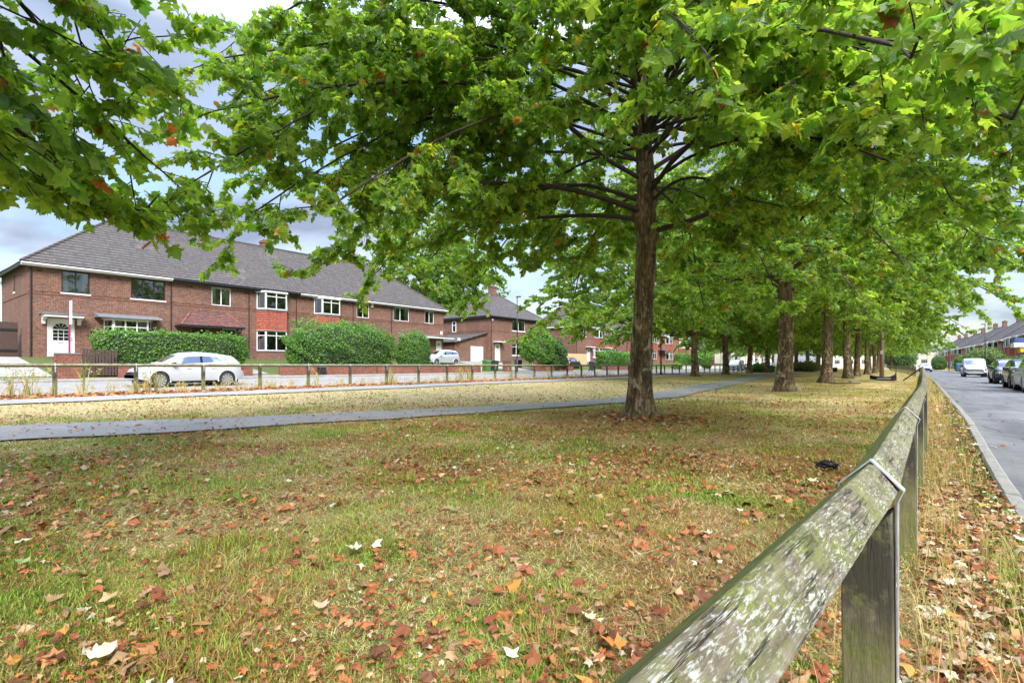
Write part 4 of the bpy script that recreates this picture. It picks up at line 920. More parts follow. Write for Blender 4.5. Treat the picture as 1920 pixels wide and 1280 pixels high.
    MB().box(pa, pb, yo-.02, yo+.02, zb-.14, zb-.005).box(pa-.02, pa+.02, yo, -.003, zb-.14, zb-.005).box(pb-.02, pb+.02, yo, -.003, zb-.14, zb-.005).build('fascia', M['black'], pr)
    for xx in (pa+.15, pb-.15, X(15.9)): MB().tube([(xx, yo+.15, zb-.15), (xx, -.03, zb-.9)], .045, 5).build('bracket', M['darkwood'], pr)
    bay(root, X(19.5), X(22.0), .62, 2.15, 3.82, 5.10); bay(root, X(24.3), X(26.8), .62, 2.15, 3.82, 5.10)
    # open casement on bay A is left ajar
    # wide lead canopy at the right end
    MB().box(X(33.4), X(40.0), -1.0, -.002, 2.28, 2.36).build('canopy', M['white'], root); MB().prism([(-1.0, 2.365), (0, 2.365), (0, 2.6)], X(33.4), X(38.0), 'x').build('canopy', M['felt'], root)
    pipe(root, .12, -.9, 5.1); 
    for yy in (13.7, 18.9, 22.7, 28.1, 32.4): pipe(root, X(yy), -.6, 5.1, r_=.03)
    for (xx, zz) in ((30.15, 4.85), (39.0, 2.75)): MB().box(X(xx)-.12, X(xx)+.12, -.1, -.003, zz, zz+.34).build('alarm_box', M['white'], root, bevel=.02)
    MB().box(X(9.35), X(9.65), -.02, -.003, 1.45, 1.6).build('house_plate', M['black'], root)
    for xx in (7.0, 10.2, 14.9, 18.7, 22.5, 24.0, 27.5, 31.5, 35.6): MB().box(X(xx)-.13, X(xx)+.13, -.006, -.002, 4.9, 5.02).build('air_brick', M['darkwood'], root)
    # end wall: narrow windows
    for (yy, z0_, z1_) in ((3.6, 4.0, 5.0), (3.4, .9, 2.0)):
        o = MB().box(-.012, -.002, yy, yy+.35, z0_, z1_).build('window', M['blackgloss'], root); MB().box(-.05, -.004, yy-.05, yy+.4, z0_-.12, z0_-.01).build('sill', M['sill'], o)
    MB().tube([(-.35, 7.9, 5.1), (-.06, 7.6, 4.9), (-.06, 7.6, -.5)], .05, 8).build('downpipe', M['sill'], root)
    MB().box(8.59-Y0-1.3, 8.9-Y0, -1.2, -.01, -.9, -.02).build('doorstep', M['brickwall'], root)
terrace()
def semi(name, loc, rz, L, label, D=8, brick='brick', tile='tile_orange', upper_render=False, z_e=5.38, zr=9.4, hips=(4.3, 4.3), bays=(), ups=(), doors=(), lows=(), chims=(), porch=(), gm='black', group='houses across the left road', frame='white', gables=()):
    root = empty(name, loc, rz); tag(root, label, 'house', group)
    holes = [(a, b, 3.8, 5.05) for a, b in ups]+[(a, b, .75, 2.2) for a, b in lows]+[(a, b, .02, 2.1) for a, b in doors]
    wl = MB(); wall_cut(wl, L, z_e-.06, holes, z0=-1.5); H = z_e-.06
    wl.quad((L, 0, -1.5), (L, D, -1.5), (L, D, H), (L, 0, H)); wl.quad((0, D, -1.5), (0, 0, -1.5), (0, 0, H), (0, D, H)); wl.quad((L, D, -1.5), (0, D, -1.5), (0, D, H), (L, D, H))
    wl.build('wall', M[brick], root)
    if upper_render:
        u = MB(); wall_cut(u, L+.02, H-.01, [(a, b, 3.8, 5.05) for a, b in ups], y=-.025, z0=3.2, t=.02); u.quad((L+.03, -.025, 3.2), (L+.03, D, 3.2), (L+.03, D, H-.01), (L+.03, -.025, H-.01)); u.quad((-.03, D, 3.2), (-.03, -.025, 3.2), (-.03, -.025, H-.01), (-.03, D, H-.01)); u.build('rendered_storey', M['render'], root)
    else: MB().box(-.02, L+.02, -.028, -.002, 3.60, 3.67).box(L+.002, L+.03, 0, D, 3.6, 3.67).box(-.03, -.002, 0, D, 3.6, 3.67).build('string_course', M['brickwall'], root)
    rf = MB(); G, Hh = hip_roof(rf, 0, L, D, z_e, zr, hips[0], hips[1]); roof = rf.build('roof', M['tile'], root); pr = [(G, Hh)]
    pr += [(G, (-.35, -.35, z_e)), (G, (-.35, D+.35, z_e)), (Hh, (L+.35, -.35, z_e)), (Hh, (L+.35, D+.35, z_e))]; ridge(roof, pr, 'tile')
    for c in chims: chimney(roof, c, D/2+.2, zr-.8, zr+1.1, 1.0, .6, 2, 'brick')
    gutter(root, 0, L, z_e, .35, gm); MB().box(L+.32, L+.345, -.3, D+.3, z_e-.22, z_e-.055).box(-.345, -.32, -.3, D+.3, z_e-.22, z_e-.055).build('fascia', M[gm if gm == 'black' else 'sill'], root)
    for a, b in ups: window(root, a, b, 3.8, 5.05, panes=2, frame=frame)
    for a, b in lows: window(root, a, b, .75, 2.2, panes=3, transom=.74)
    for a, b in doors: door(root, a, b, .02, 2.1, arched=False); MB().box(a-.35, b+.35, -.75, -.002, 2.25, 2.34).build('canopy', M['white'], root)
    for a, b in bays: bay(root, a, b, .65, 2.15, 3.8, 5.05, tile=tile)
    for a, b in porch:
        mb = MB(); zb, zt = 2.35, 3.25; yo = -1.2
        mb.quad((a, yo, zb), (b, yo, zb), (b-.5, -.2, zt), (a+.5, -.2, zt)); mb.quad((a, 0, zb), (a, yo, zb), (a+.5, -.2, zt), (a+.5, 0, zt)); mb.quad((b, yo, zb), (b, 0, zb), (b-.5, 0, zt), (b-.5, -.2, zt)); mb.quad((a, 0, zb), (b, 0, zb), (b, yo, zb), (a, yo, zb))
        p = mb.build('porch_roof', M['tile_red'], root); MB().box(a, b, yo-.02, yo+.02, zb-.12, zb-.005).build('fascia', M['black'], p)
        for xx in (a+.15, b-.15): MB().tube([(xx, yo+.1, zb-.1), (xx, -.03, zb-.85)], .05, 5).build('bracket', M['darkwood'], p)
    pipe(root, .15, -1, z_e-.25); pipe(root, L-.15, -1, z_e-.25)
    return root
h2 = semi('brick_house', (-40,47,Z0), R(90), 11.2, 'brick house with hipped roof and white garage, right of the long terrace', ups=[(4.2,6.9)], lows=[(4.2,6.9)], doors=[(.9,1.9)], chims=[5.4], hips=(4.7, 4.7), zr=8.7)
# lean-to garage on its left side, open gap to the terrace
g = MB(); wall_cut(g, 5.2, 2.1, [(2.5, 4.8, -.4, 1.75)], y=.0, z0=-1.5); g.quad((0, 5.5, -1.5), (0, 0, -1.5), (0, 0, 2.1), (0, 5.5, 2.1)); g.quad((0, 0, 2.1), (5.2, 0, 2.1), (5.2, 0, 3.35)); g.quad((0, 5.5, 2.1), (5.2, 5.5, 2.1), (5.2, 5.5, 3.35))
go = g.build('garage', M['brick'], h2); go.location = (-5.22, 0.6, 0)
gd = MB().box(2.55, 4.75, .06, .1, -.4, 1.75)
for k in range(9): gd.box(2.57, 4.73, .045, .058, -.36+k*.235, -.36+k*.235+.2)
gd.build('garage_door', M['white'], go)
gr = MB().quad((-.3, -.3, 2.1), (5.2, -.3, 3.4), (5.2, 5.8, 3.4), (-.3, 5.8, 2.1)).quad((-.3, -.3, 2.02), (-.3, 5.8, 2.02), (5.2, 5.8, 3.32), (5.2, -.3, 3.32)); gr.quad((-.3, -.3, 2.02), (5.2, -.3, 3.32), (5.2, -.3, 3.4), (-.3, -.3, 2.1)); gr.build('garage_roof', M['tile'], go)
o = MB().box(-.012, -.002, 5.6, 6.1, 3.7, 4.9).build('window', M['blackgloss'], h2); MB().box(-.05, -.013, 5.5, 5.6, 3.65, 4.95).box(-.05, -.013, 6.1, 6.2, 3.65, 4.95).box(-.05, -.013, 5.6, 6.1, 4.9, 4.97).box(-.05, -.013, 5.6, 6.1, 3.63, 3.7).box(-.05, -.013, 5.6, 6.1, 4.45, 4.52).build('frame', M['white'], o)
MB().tube([(.35, -.05, 4.9), (.35, -.12, 4.9)], .14, 12).build('alarm_box', M['white'], h2); MB().box(-5.4, -5.15, -.1, 0.1, 2.2, 2.5).build('alarm_box', M['white'], h2)
semi('brick_house', (-40,66.5,Z0), R(90), 17, 'red brick house behind the pale board fence, partly hidden by the nearest trunk', brick='brick', tile='tile_crimson', ups=[(1.5,3),(8.6,9.8)], doors=[(3.2,4.2),(9.0,9.9)], lows=[(5.0,5.9)], bays=[(5.6,8.2),(11,13.6)], chims=[9], gm='white')
semi('brick_house', (-40,88,Z0), R(90), 20, 'orange brick house with tiled porches behind the left-row trunks', brick='brick2', tile='tile_orange', ups=[(1.2,2.8),(8,9.4)], lows=[(1.0,3.0)], bays=[(4.6,7.2),(12.8,15.4)], porch=[(.5,4.2),(9,12.4)], chims=[8,17], gm='white')
semi('brick_house', (-40,112,Z0), R(90), 20, 'orange brick house half hidden by leaves farther down the left road', brick='brick2', tile='tile_orange', ups=[(1.2,2.8),(8,9.4)], lows=[(1.0,3.0)], bays=[(4.6,7.2),(12.8,15.4)], chims=[8,17], gm='white', upper_render=True)
semi('rendered_house', (-40,137,Z0), R(90), 24, 'pale rendered house far down the left road between the trunks', brick='render', tile='tile_crimson', ups=[(1.2,2.8),(8,9.4),(17,19)], lows=[(1.0,3.0),(17,19)], bays=[(4.6,7.2),(12.8,15.4)], chims=[8,17], gm='white')
semi('rendered_house', (-40,167,Z0), R(90), 30, 'pale rendered house at the far end of the left road', brick='render', tile='tile_crimson', ups=[(1.2,2.8),(8,9.4),(17,19),(24,26)], lows=[(1.0,3.0),(17,19)], bays=[(4.6,7.2),(12.8,15.4)], chims=[8,17], gm='white')
semi('rendered_house', (-30,215,.8), R(0), 34, 'long white rendered row closing the far end of the lawn', brick='render', tile='tile_crimson', ups=[(2+4*k,3.6+4*k) for k in range(8)], lows=[(2+4*k,3.6+4*k) for k in range(8)], chims=[8,24], gm='white')
# right-hand road houses, facing the road (front towards -X)
def rhouse(y1, L, u, label, rot=0, **k):
    x = u+float(bend(10, y1)); return semi('brick_house', (x, y1, -.0), R(-90)+rot, L, label, group='houses along the right road', **k)
kw = dict(brick='brick2', z_e=5.3, zr=8.9, D=8)
rhouse(93, 15, 12.2, 'cream and brick semi with paired crimson bays behind the dark cars', .012, tile='tile_crimson', bays=[(3.2,5.4),(9.6,11.8)], ups=[(.9,2.4),(6.2,7.3),(7.7,8.8),(12.7,14.1)], lows=[(.9,2.2)], doors=[(6.4,7.3),(7.8,8.7)], chims=[7.5], upper_render=True, gm='white', **kw)
rhouse(75, 15, 12.0, 'cream and brick semi nearest on the right, cut by the picture edge', .01, tile='tile_crimson', bays=[(3.2,5.4),(9.6,11.8)], ups=[(.9,2.4),(6.2,7.3),(7.7,8.8),(12.7,14.1)], lows=[(.9,2.2)], doors=[(6.4,7.3),(7.8,8.7)], chims=[7.5], upper_render=True, gm='white', **kw)
rhouse(113, 16, 12.2, 'brick semi with white upper bays and broad hip behind the lamp post', .045, tile='tile_orange', bays=[(2.6,4.8),(5.6,7.8),(11,13)], ups=[(.5,1.9),(8.4,10)], doors=[(9,10)], chims=[4,12], gm='white', **kw)
rhouse(134, 17, 12.4, 'brick semi above the olive bush, third along the right road', .07, tile='tile_crimson', bays=[(2.6,4.8),(5.6,7.8),(11,13)], ups=[(.5,1.9),(8.4,10)], doors=[(9,10)], chims=[4,12], gm='white', **kw)
rhouse(157, 18, 12.8, 'brick semi with two chimneys, fourth along the right road', .09, tile='tile_orange', bays=[(2.6,4.8),(5.6,7.8),(11,13)], ups=[(.5,1.9),(8.4,10)], doors=[(9,10)], chims=[4,12], gm='white', **kw)
rhouse(182, 19, 13.2, 'small distant brick semi, fifth along the right road', .12, tile='tile_orange', bays=[(2.6,4.8),(5.6,7.8),(11,13)], ups=[(.5,1.9),(8.4,10)], chims=[4,12], gm='white', **kw)
rhouse(208, 20, 14, 'farthest brick semi where the right road bends away', .14, tile='tile_orange', bays=[(2.6,4.8),(5.6,7.8),(11,13)], ups=[(.5,1.9),(8.4,10)], chims=[4,12], gm='white', **kw)

# ------------------------------------------------------------------ garden walls, gate, board fence
def gwall(x0, x1, y0, y1, z0, z1, label, m='brickwall', cat='wall', cop='felt'):
    root = empty('garden_wall', ((x0+x1)/2, (y0+y1)/2, z0)); ax, ay = (x1-x0)/2, (y1-y0)/2
    MB().box(-ax, ax, -ay, ay, -.3, z1-z0-.06).build('wall', M[m], root); MB().box(-ax-.02, ax+.02, -ay, ay, z1-z0-.057, z1-z0).build('coping', M[cop], root)
    return tag(root, label, cat, 'low garden walls')
gwall(-31.25,-31.03,5.95,6.9,.42,1.62,'brick gate pier left of the dark slatted gate')
gwall(-31.25,-31.03,8.35,14.9,.42,1.0,'low brick wall under the long clipped hedge')
gwall(-31.25,-31.03,16.6,23.8,.42,1.0,'low brick wall in front of the two-storey bay, left of the big hedge')
gwall(-31.25,-31.03,23.9,31.0,.42,1.0,'low brick wall under the smaller rounded hedge')
gwall(-31.25,-31.03,31.1,35.2,.42,1.02,'low brick wall before the parked silver hatchback')
gwall(-36.5,-31.2,35.3,35.5,.42,1.25,'pale sloping wall beside the garage driveway', 'render', cop='concrete')
gwall(-31.3,-31.0,38.6,39.6,.42,1.55,'brick pier beside the black bin')
gwall(-31.3,-31.0,43.6,44.5,.42,1.5,'brick pier left of the bright round bush')
gwall(-31.25,-31.03,44.7,51,.42,1.1,'low brick wall under the evergreen shrubs')
gwall(-31.25,-31.03,58,72,.42,1.15,'brick garden wall seen either side of the nearest trunk')
gwall(-31.25,-31.03,86,118,.42,1.2,'pale garden wall behind the left-row trunks', 'render', cop='concrete')
for (u, y0, y1, lab) in ((7.85,66,92,'long brick wall behind the white van and dark cars'), (7.85,113,138,'brick garden wall under the distant clipped hedge')):
    b = float(bend(7, (y0+y1)/2)); gwall(u+b, u+b+.22, y0, y1, .0, .75, lab)
gt = empty('timber_gate', (-31.1,6.95,.5)); tag(gt, 'dark brown slatted timber gate between brick piers', 'gate')
mb = MB()
for k in range(11): mb.box(-.02, .0, .02+k*.125, .02+k*.125+.095, .06, 1.30)
mb.build('slats', M['darkwood'], gt); MB().box(-.06, -.021, 0, 1.38, .25, .35).box(-.06, -.021, 0, 1.38, .95, 1.05).build('gate_rails', M['darkwood'], gt); MB().box(.001, .03, 1.26, 1.31, .75, .9).build('latch', M['black'], gt)
bf = empty('board_fence', (-36.0,51.5,.6)); tag(bf, 'pale new close-board timber fence behind the dark car', 'fence')
mb = MB()
for k in range(84): mb.box(-.012+(k % 2)*.008, .012+(k % 2)*.008, -1.4+k*.15, -1.4+k*.15+.152, 0, 2.0)
mb.build('boards', M['newwood'], bf)
for k in range(6): MB().box(-.11, -.02, -1.4+k*2.25, -1.3+k*2.25, -.2, 2.0).build('fence_post', M['newwood'], bf)
rl = empty('iron_railing', (-31.6,18.2,.95)); tag(rl, 'black iron railing behind the low brick wall beside the bay', 'railing')
MB().box(-.012, .012, 0, 4.6, .62, .65).box(-.012, .012, 0, 4.6, .08, .11).build('top_rail', M['black'], rl)
mb = MB()
for k in range(38): mb.box(-.007, .007, .05+k*.12, .064+k*.12, 0, .62)
mb.build('bars', M['black'], rl)
sg = empty('side_gate', (-41.5,2.0,1.55)); tag(sg, 'dark timber side gate at the left end of the terrace', 'gate')
MB().box(-.04, .04, 0, 4.3, -.3, 2.0).build('gate_panel', M['darkwood'], sg); MB().box(.041, .08, 0, 4.3, .3, .42).box(.041, .08, 0, 4.3, 1.5, 1.62).build('gate_rails', M['black'], sg)

# ------------------------------------------------------------------ street furniture
def lamp(x, y, z, h, label, arm=-1.0):
    root = empty('street_lamp', (x, y, z)); tag(root, label, 'street lamp', 'black street lamps')
    MB().tube([(0, 0, -.1), (0, 0, 1.3)], .085, 12).tube([(0, 0, 1.3), (0, 0, 1.36)], [.085, .055], 12).build('lamp_base', M['black'], root, True)
    MB().tube([(0, 0, 1.36), (0, 0, h)], [.055, .042], 12).build('pole', M['black'], root, True)
    MB().box(min(arm*-.08, arm*.42), max(arm*-.08, arm*.42), -.11, .11, h-.02, h+.08).build('lamp_head', M['grey_plastic'], root, bevel=.02)
lamp(-30.7, 40.1, .42, 7.2, 'black street lamp in front of the brick house with the white garage', 1)
lamp(-18.9, 46.5, .14, 7.0, 'black street lamp inside the far fence left of a left-row trunk', -1)
for (u, y, lab) in ((7.4,92,'black street lamp behind the white van'), (7.0,131,'black street lamp beside the blue bin, farther down the right road'), (7.0,170,'most distant black street lamp on the right road')):
    lamp(u+float(bend(7, y)), y, 0, 6.4, lab, -1)
pl = empty('utility_pole', (-2.6,54,.1)); tag(pl, 'weathered wooden utility pole on the lawn near the broken fence', 'pole')
MB().tube([(0, 0, -.2), (0, 0, 8.5)], [.17, .13], 14).build('pole', M['oldpole'], pl, True); MB().box(-.10, .1, -.19, -.165, 1.9, 2.2).build('number_plate', M['leadgrey'], pl)
sp = empty('sale_board', (-31.4,6.55,1.2)); tag(sp, 'pink post with thin white estate board seen edge-on before the arched door', 'sign')
MB().box(-.035, .035, -.035, .035, 0, 2.9).build('post', M['pink'], sp); MB().box(.037, .40, -.012, .014, 1.75, 2.85).build('board', M['white'], sp)
def bin_(x, y, z, m, label, rz=0, s=1.0):
    root = empty('wheelie_bin', (x, y, z), rz); tag(root, label, 'wheelie bin', 'wheelie bins'); root.scale = (s, s, s)
    mb = MB(); b = [(-.24,-.25,.08),(.24,-.25,.08),(.24,.25,.08),(-.24,.25,.08)]; t = [(-.29,-.33,.98),(.29,-.33,.98),(.29,.33,.98),(-.29,.33,.98)]; mb.v = b+t; mb.f = [(0,3,2,1),(0,1,5,4),(1,2,6,5),(2,3,7,6),(3,0,4,7),(4,5,6,7)]
    mb.build('body', M[m], root, bevel=.02); MB().prism([(-.36,.985),(.36,.985),(.36,1.03),(.2,1.09),(-.3,1.05)], -.31, .31, 'x').build('lid', M[m], root, bevel=.01)
    for sx_ in (-1, 1): MB().tube([(sx_*.24, .28, .1), (sx_*.29, .28, .1)], .1, 12).build('wheel', M['rubber'], root)
    MB().tube([(-.2, .36, 1.0), (-.2, .42, 1.0), (.2, .42, 1.0), (.2, .36, 1.0)], .015, 6).build('handle', M[m], root)
bin_(-31.9, 37.0, .45, 'green_plastic', 'green wheelie bin at the driveway of the brick house', R(80))
bin_(-31.8, 38.0, .45, 'grey_plastic', 'dark grey wheelie bin right of the green one', R(95))
bin_(-29.8, 53.2, .42, 'grey_plastic', 'dark grey wheelie bin in front of the dark car', R(80))
bin_(-34, 44.6, .6, 'grey_plastic', 'dark wheelie bin half hidden beside the bright round bush', R(80))
bin_(7.0+float(bend(7, 116)), 116, 0, 'blue_plastic', 'blue bin on the pavement of the right road', R(10), 1.3)
bb = empty('box', (-30.85,19.3,.42)); tag(bb, 'small dark blue-topped box in front of the low brick wall', 'box'); MB().box(-.15, .15, -.25, .25, 0, .5).build('body', M['black'], bb, bevel=.03); MB().box(-.17, .17, -.27, .27, .503, .56).build('lid', M['blue_plastic'], bb, bevel=.01)
# broken bumper, board, black scrap
bp = empty('car_bumper', (-1.75,39.0,.08), R(15)); bp.scale = (.8,.8,.9); tag(bp, 'broken black car bumper lying on the grass near the broken fence', 'bumper')
mb = MB(); n = 16
for k in range(n+1):
    t = -1+2*k/n; x = t*.85; yb = .42*t*t*abs(t); zt_ = .16+.30*max(0, t)**3*(1 if t < .9 else 1.5); zb = .03+.10*max(0, -t)**2
    mb.v += [(x, yb, zb), (x, yb-.07, zb+.12), (x, yb-.02, zb+.12+zt_), (x, yb+.05, zb+.10+zt_)]
for k in range(n):
    for q in range(4): mb.f.append((k*4+q, k*4+(q+1) % 4, k*4+4+(q+1) % 4, k*4+4+q))
mb.f.append((3,2,1,0)); mb.f.append(tuple(n*4+q for q in range(4)))
mb.build('shell', M['blackgloss'], bp); MB().box(-.5, .4, -.10, -.075, .15, .2).build('grille', M['leadgrey'], bp)
bd = empty('board', (-3.3,33.8,.05), R(35)); tag(bd, 'flat black board lying on the grass left of the bumper', 'board'); MB().box(-.75, .75, -.2, .2, 0, .05).build('panel', M['black'], bd); MB().box(.3, .78, -.12, .1, .053, .09).build('batten', M['concrete'], bd)
x, y = gp(1553, 879)
mb = MB(); r_ = random.Random(5); n = 11; m_ = 6
for j in range(m_+1):
    for k in range(n):
        a = 2*math.pi*k/n; q = .09*math.sin(math.pi*(j+.35)/(m_+.7))*(.6+.7*r_.random()); mb.v.append((1.4*q*math.cos(a), .8*q*math.sin(a), .09*j/m_*(.7+.5*r_.random())))
for j in range(m_):
    for k in range(n): mb.f.append((j*n+k, j*n+(k+1) % n, (j+1)*n+(k+1) % n, (j+1)*n+k))
o = mb.build('plastic_bag', M['black']); o.location = (x, y, float(tz(x, y))+.01); o.rotation_euler = (0, 0, R(-20)); tag(o, 'crumpled black plastic scrap on the grass left of the rail fence', 'litter')
o = MB().tube([(-.25,0,.35),(.25,0,.35)], .33, 14).build('litter_bin', M['black']); o.location = (-9.5,86,.1); tag(o, 'small black round bin far off on the lawn between trunks', 'bin')

# ------------------------------------------------------------------ cars
def car(name, loc, rz, label, spec, group='parked cars'):
    """nose towards +x; body lofted from section curves, parts cut from the same surface"""
    root = empty(name, loc, rz); tag(root, label, spec.get('cat', 'car'), group); s = spec
    L, W = s['L'], s['W']/2; top = np.array(s['top']); belt = np.array(s['belt']); wx = s['wheels']; wr = s['wr']; wz = wr
    nx = 88; xs = np.linspace(-L/2, L/2, nx)
    def plan(x):
        e = max(0, (abs(x)-(L/2-.75))/.75); return W*(1-.26*e**2.6)
    nj = 26; V = []; meta = []
    for x in xs:
        zt = float(np.interp(x, top[:, 0], top[:, 1])); zb = float(np.interp(x, belt[:, 0], belt[:, 1])); zb = min(zb, zt-.02); w_ = plan(x); cab = min(1, max(0, (zt-zb-.03)/.35)); tz_ = s['roofw']
        zs0 = s.get('sill', .24)+.12*max(0, (abs(x)-(L/2-.5))/.5)
        ring = [(0, zs0), (w_*.80, zs0), (w_*.955, zs0+.05), (w_*.985, zs0+.18), (w_*1.0, (zs0+zb)*.5+.04), (w_*.975, zb-.06), (w_*.94, zb)]
        rw = w_*(tz_*cab+.86*(1-cab)); ring += [(rw+.02*cab, max(zb+.005, zt-.10*cab-.015)), (rw*.90, zt-.028), (rw*.5, zt-.005+.0), (0, zt+.008)]
        ring = np.array(ring); t = np.concatenate([[0], np.cumsum(np.hypot(*np.diff(ring, axis=0).T))]); t /= t[-1]
        # fixed parameters: keep the belt line on a grid line
        kb = t[6]; ke = t[7]
        tt = np.concatenate([np.linspace(0, t[2], 4)[:-1], np.linspace(t[2], kb, 11)[:-1], np.linspace(kb, ke, 7)[:-1], np.linspace(ke, 1, 6)])
        V.append(np.stack([np.full(len(tt), x), np.interp(tt, t, ring[:, 0]), np.interp(tt, t, ring[:, 1])], 1)); meta.append((zt, zb, cab))
    V = np.array(V); nj = V.shape[1]
    parts = {}
    def cls(i, j):
        c = V[i:i+2, j:j+2].reshape(-1, 3).mean(0); x, y, z = c; zt, zb, cab = meta[i]
        for w0 in wx:
            if math.hypot(x-w0, z-wz) < wr+.055 and z < wz+wr+.1 and j >= 2 and y > W*.6: return None
        if j < 3: return 'under'
        for (nm, xa, xb, za, zc, ymin) in s['boxes']:
            if xa <= x <= xb and za <= z <= zc and y >= ymin: return nm
        dz = abs(meta[min(i+1, nx-1)][0]-meta[i][0])/(xs[1]-xs[0])
        if 14 <= j+0 <= 17 and cab > .55:
            for (a, b) in s['side']:
                if a <= x <= b: return 'side_window%d' % int(a*100)
            if s['side'] and s['side'][0][0] <= x <= s['side'][-1][1]: return 'trim'
        for (nm, a, b) in s['screens']:
            if a <= x <= b and j >= 20: return nm
        return 'body'
    for i in range(nx-1):
        for j in range(nj-1):
            k = cls(i, j)
            if k: parts.setdefault(k, []).append((i, j))
    mats = dict(body=s['paint'], under='black', side_window='carglass', windscreen='carglass', rear_window='carglass', trim='blackgloss', headlight='lamp_clear', tail_light='lamp_red', grille='blackgloss', number_plate='white', lower_trim='black', white_trim='white')
    for nm, fs in parts.items():
        used = {}; vv = []; ff = []
        def vid(i, j, sg):
            key = (i, j, sg) if j not in (0, nj-1) else (i, j, 1)
            if key not in used: used[key] = len(vv); p = V[i, j]; vv.append((p[0], p[1]*sg, p[2]))
            return used[key]
        for (i, j) in fs:
            for sg in (1, -1):
                q = [vid(i, j, sg), vid(i+1, j, sg), vid(i+1, j+1, sg), vid(i, j+1, sg)]
                if len(set(q)) < 3: continue
                ff.append(tuple(q if sg == -1 else q[::-1]))
        # headlights / tail lights: one object per side
        nm = nm if not nm.startswith('side_window') else 'side_window'
        if nm in ('headlight', 'tail_light', 'side_window'):
            for sg in (1, -1):
                keep = [f for f in ff if sum(vv[a][1] for a in f)*sg > 0]; ids = sorted(set(a for f in keep for a in f)); mp = {a: n for n, a in enumerate(ids)}
                m_ = MB(); m_.v = [vv[a] for a in ids]; m_.f = [tuple(mp[a] for a in f) for f in keep]; m_.build(nm, M[mats[nm]], root, True)
        else:
            m_ = MB(); m_.v = vv; m_.f = ff; m_.build(nm, M[mats[nm]], root, True)
    # end caps
    for i in (0, nx-1):
        cp = MB(); a = [tuple(V[i, j]) for j in range(nj)]; b = [(p[0], -p[1], p[2]) for p in a[1:-1]][::-1]; cp.quad(*(a+b if i else (a+b)[::-1]))
        cp.build('bumper', M[s.get('capmat', s['paint'])], root)
    # dark interior so the glass reads deep
    MB().box(-L*.36, L*.2, -W*.8, W*.8, .35, float(belt[:, 1].mean())-.08).build('interior', M['carinside'], root)
    for x0 in (-.25, .25): MB().box(x0-.1+-.1, x0+.1-.1, -W*.7, -W*.15, .5, 1.12).box(x0-.2, x0, W*.15, W*.7, .5, 1.12).build('seat', M['carinside'], root, bevel=.05)
    MB().box(-L/2+.3, L/2-.3, -W*.78, W*.78, .2, .5).build('chassis', M['black'], root)
    for w0 in wx:
        for sg in (1, -1):
            yo = sg*(W-.005); wv = MB(); n = 28
            # arch lip
            m_ = MB(); r0, r1 = wr+.03, wr+.085
            for k in range(n+1):
                a = -.25+(math.pi+.5)*k/n
                for (rr_, dy) in ((r0, -.06), (r0, .012), (r1, .012), (r1, -.03)): m_.v.append((w0+rr_*math.cos(a), yo+sg*dy, wz+rr_*math.sin(a)))
            for k in range(n):
                for q in range(3): m_.f.append((k*4+q, k*4+q+1, k*4+5+q, k*4+4+q))
            m_.build('wheel_arch', M[s.get('arch', s['paint'])], root, True)
            li = MB().tube([(w0, sg*(W-.28), wz), (w0, sg*(W-.03), wz)], wr+.05, 20, False); li.build('arch_liner', M['black'], root)
            wh = bpy.data.objects.new('wheel', None); link(wh, root); wh.location = (w0, sg*(W-.12), wz)
            prof = [(wr*.66, -.09), (wr*.9, -.10), (wr*.985, -.075), (wr, 0), (wr*.985, .075), (wr*.9, .10), (wr*.66, .09)]; t_ = MB(); nn = 32
            for k in range(nn):
                a = 2*math.pi*k/nn
                for (q, dy) in prof: t_.v.append((q*math.cos(a), dy, q*math.sin(a)))
            m7 = len(prof)
            for k in range(nn):
                for q in range(m7-1): t_.f.append((k*m7+q, k*m7+q+1, ((k+1) % nn)*m7+q+1, ((k+1) % nn)*m7+q))
            t_.build('tyre', M['rubber'], wh, True)
            rm = MB(); ns = s.get('spokes', 5)
            for k in range(ns):
                a = 2*math.pi*k/ns; Mx = Matrix.Rotation(-a, 4, 'Y'); wd_ = wr*.085
                rm.prism([(.02, -wd_*.7), (wr*.67, -wd_*1.5), (wr*.67, wd_*1.5), (.02, wd_*.7)], sg*.05, sg*.085); 
                for q in range(len(rm.v)-8, len(rm.v)): rm.v[q] = tuple(Mx @ Vector(rm.v[q]))
            rm.tube([(0, sg*.03, 0), (0, sg*.09, 0)], wr*.15, 12)
            for k in range(nn):
                a = 2*math.pi*k/nn; a2 = 2*math.pi*(k+1)/nn; rm.quad((wr*.64*math.cos(a), sg*.09, wr*.64*math.sin(a)), (wr*.64*math.cos(a2), sg*.09, wr*.64*math.sin(a2)), (wr*.69*math.cos(a2), sg*.095, wr*.69*math.sin(a2)), (wr*.69*math.cos(a), sg*.095, wr*.69*math.sin(a)))
            rm.build('rim', M['alloy'], wh); MB().tube([(0, sg*.0, 0), (0, sg*.03, 0)], wr*.66, 20).build('hub', M['black'], wh)
    mx_ = s['mirror']
    for sg in (1, -1): MB().box(mx_[0]-.07, mx_[0]+.07, min(sg*W*.93, sg*(W+.17)), max(sg*W*.93, sg*(W+.17)), mx_[1], mx_[1]+.15).build('wing_mirror', M[s.get('mirmat', s['paint'])], root, bevel=.04)
    h_ = MB()
    for x0 in s.get('handles', ()):
        for sg in (1, -1): h_.box(x0-.09, x0+.09, sg*W*.985-.02, sg*W*.985+.02, mx_[1]-.12, mx_[1]-.085)
    if h_.v: h_.build('door_handle', M[s['paint']], root)
    return root
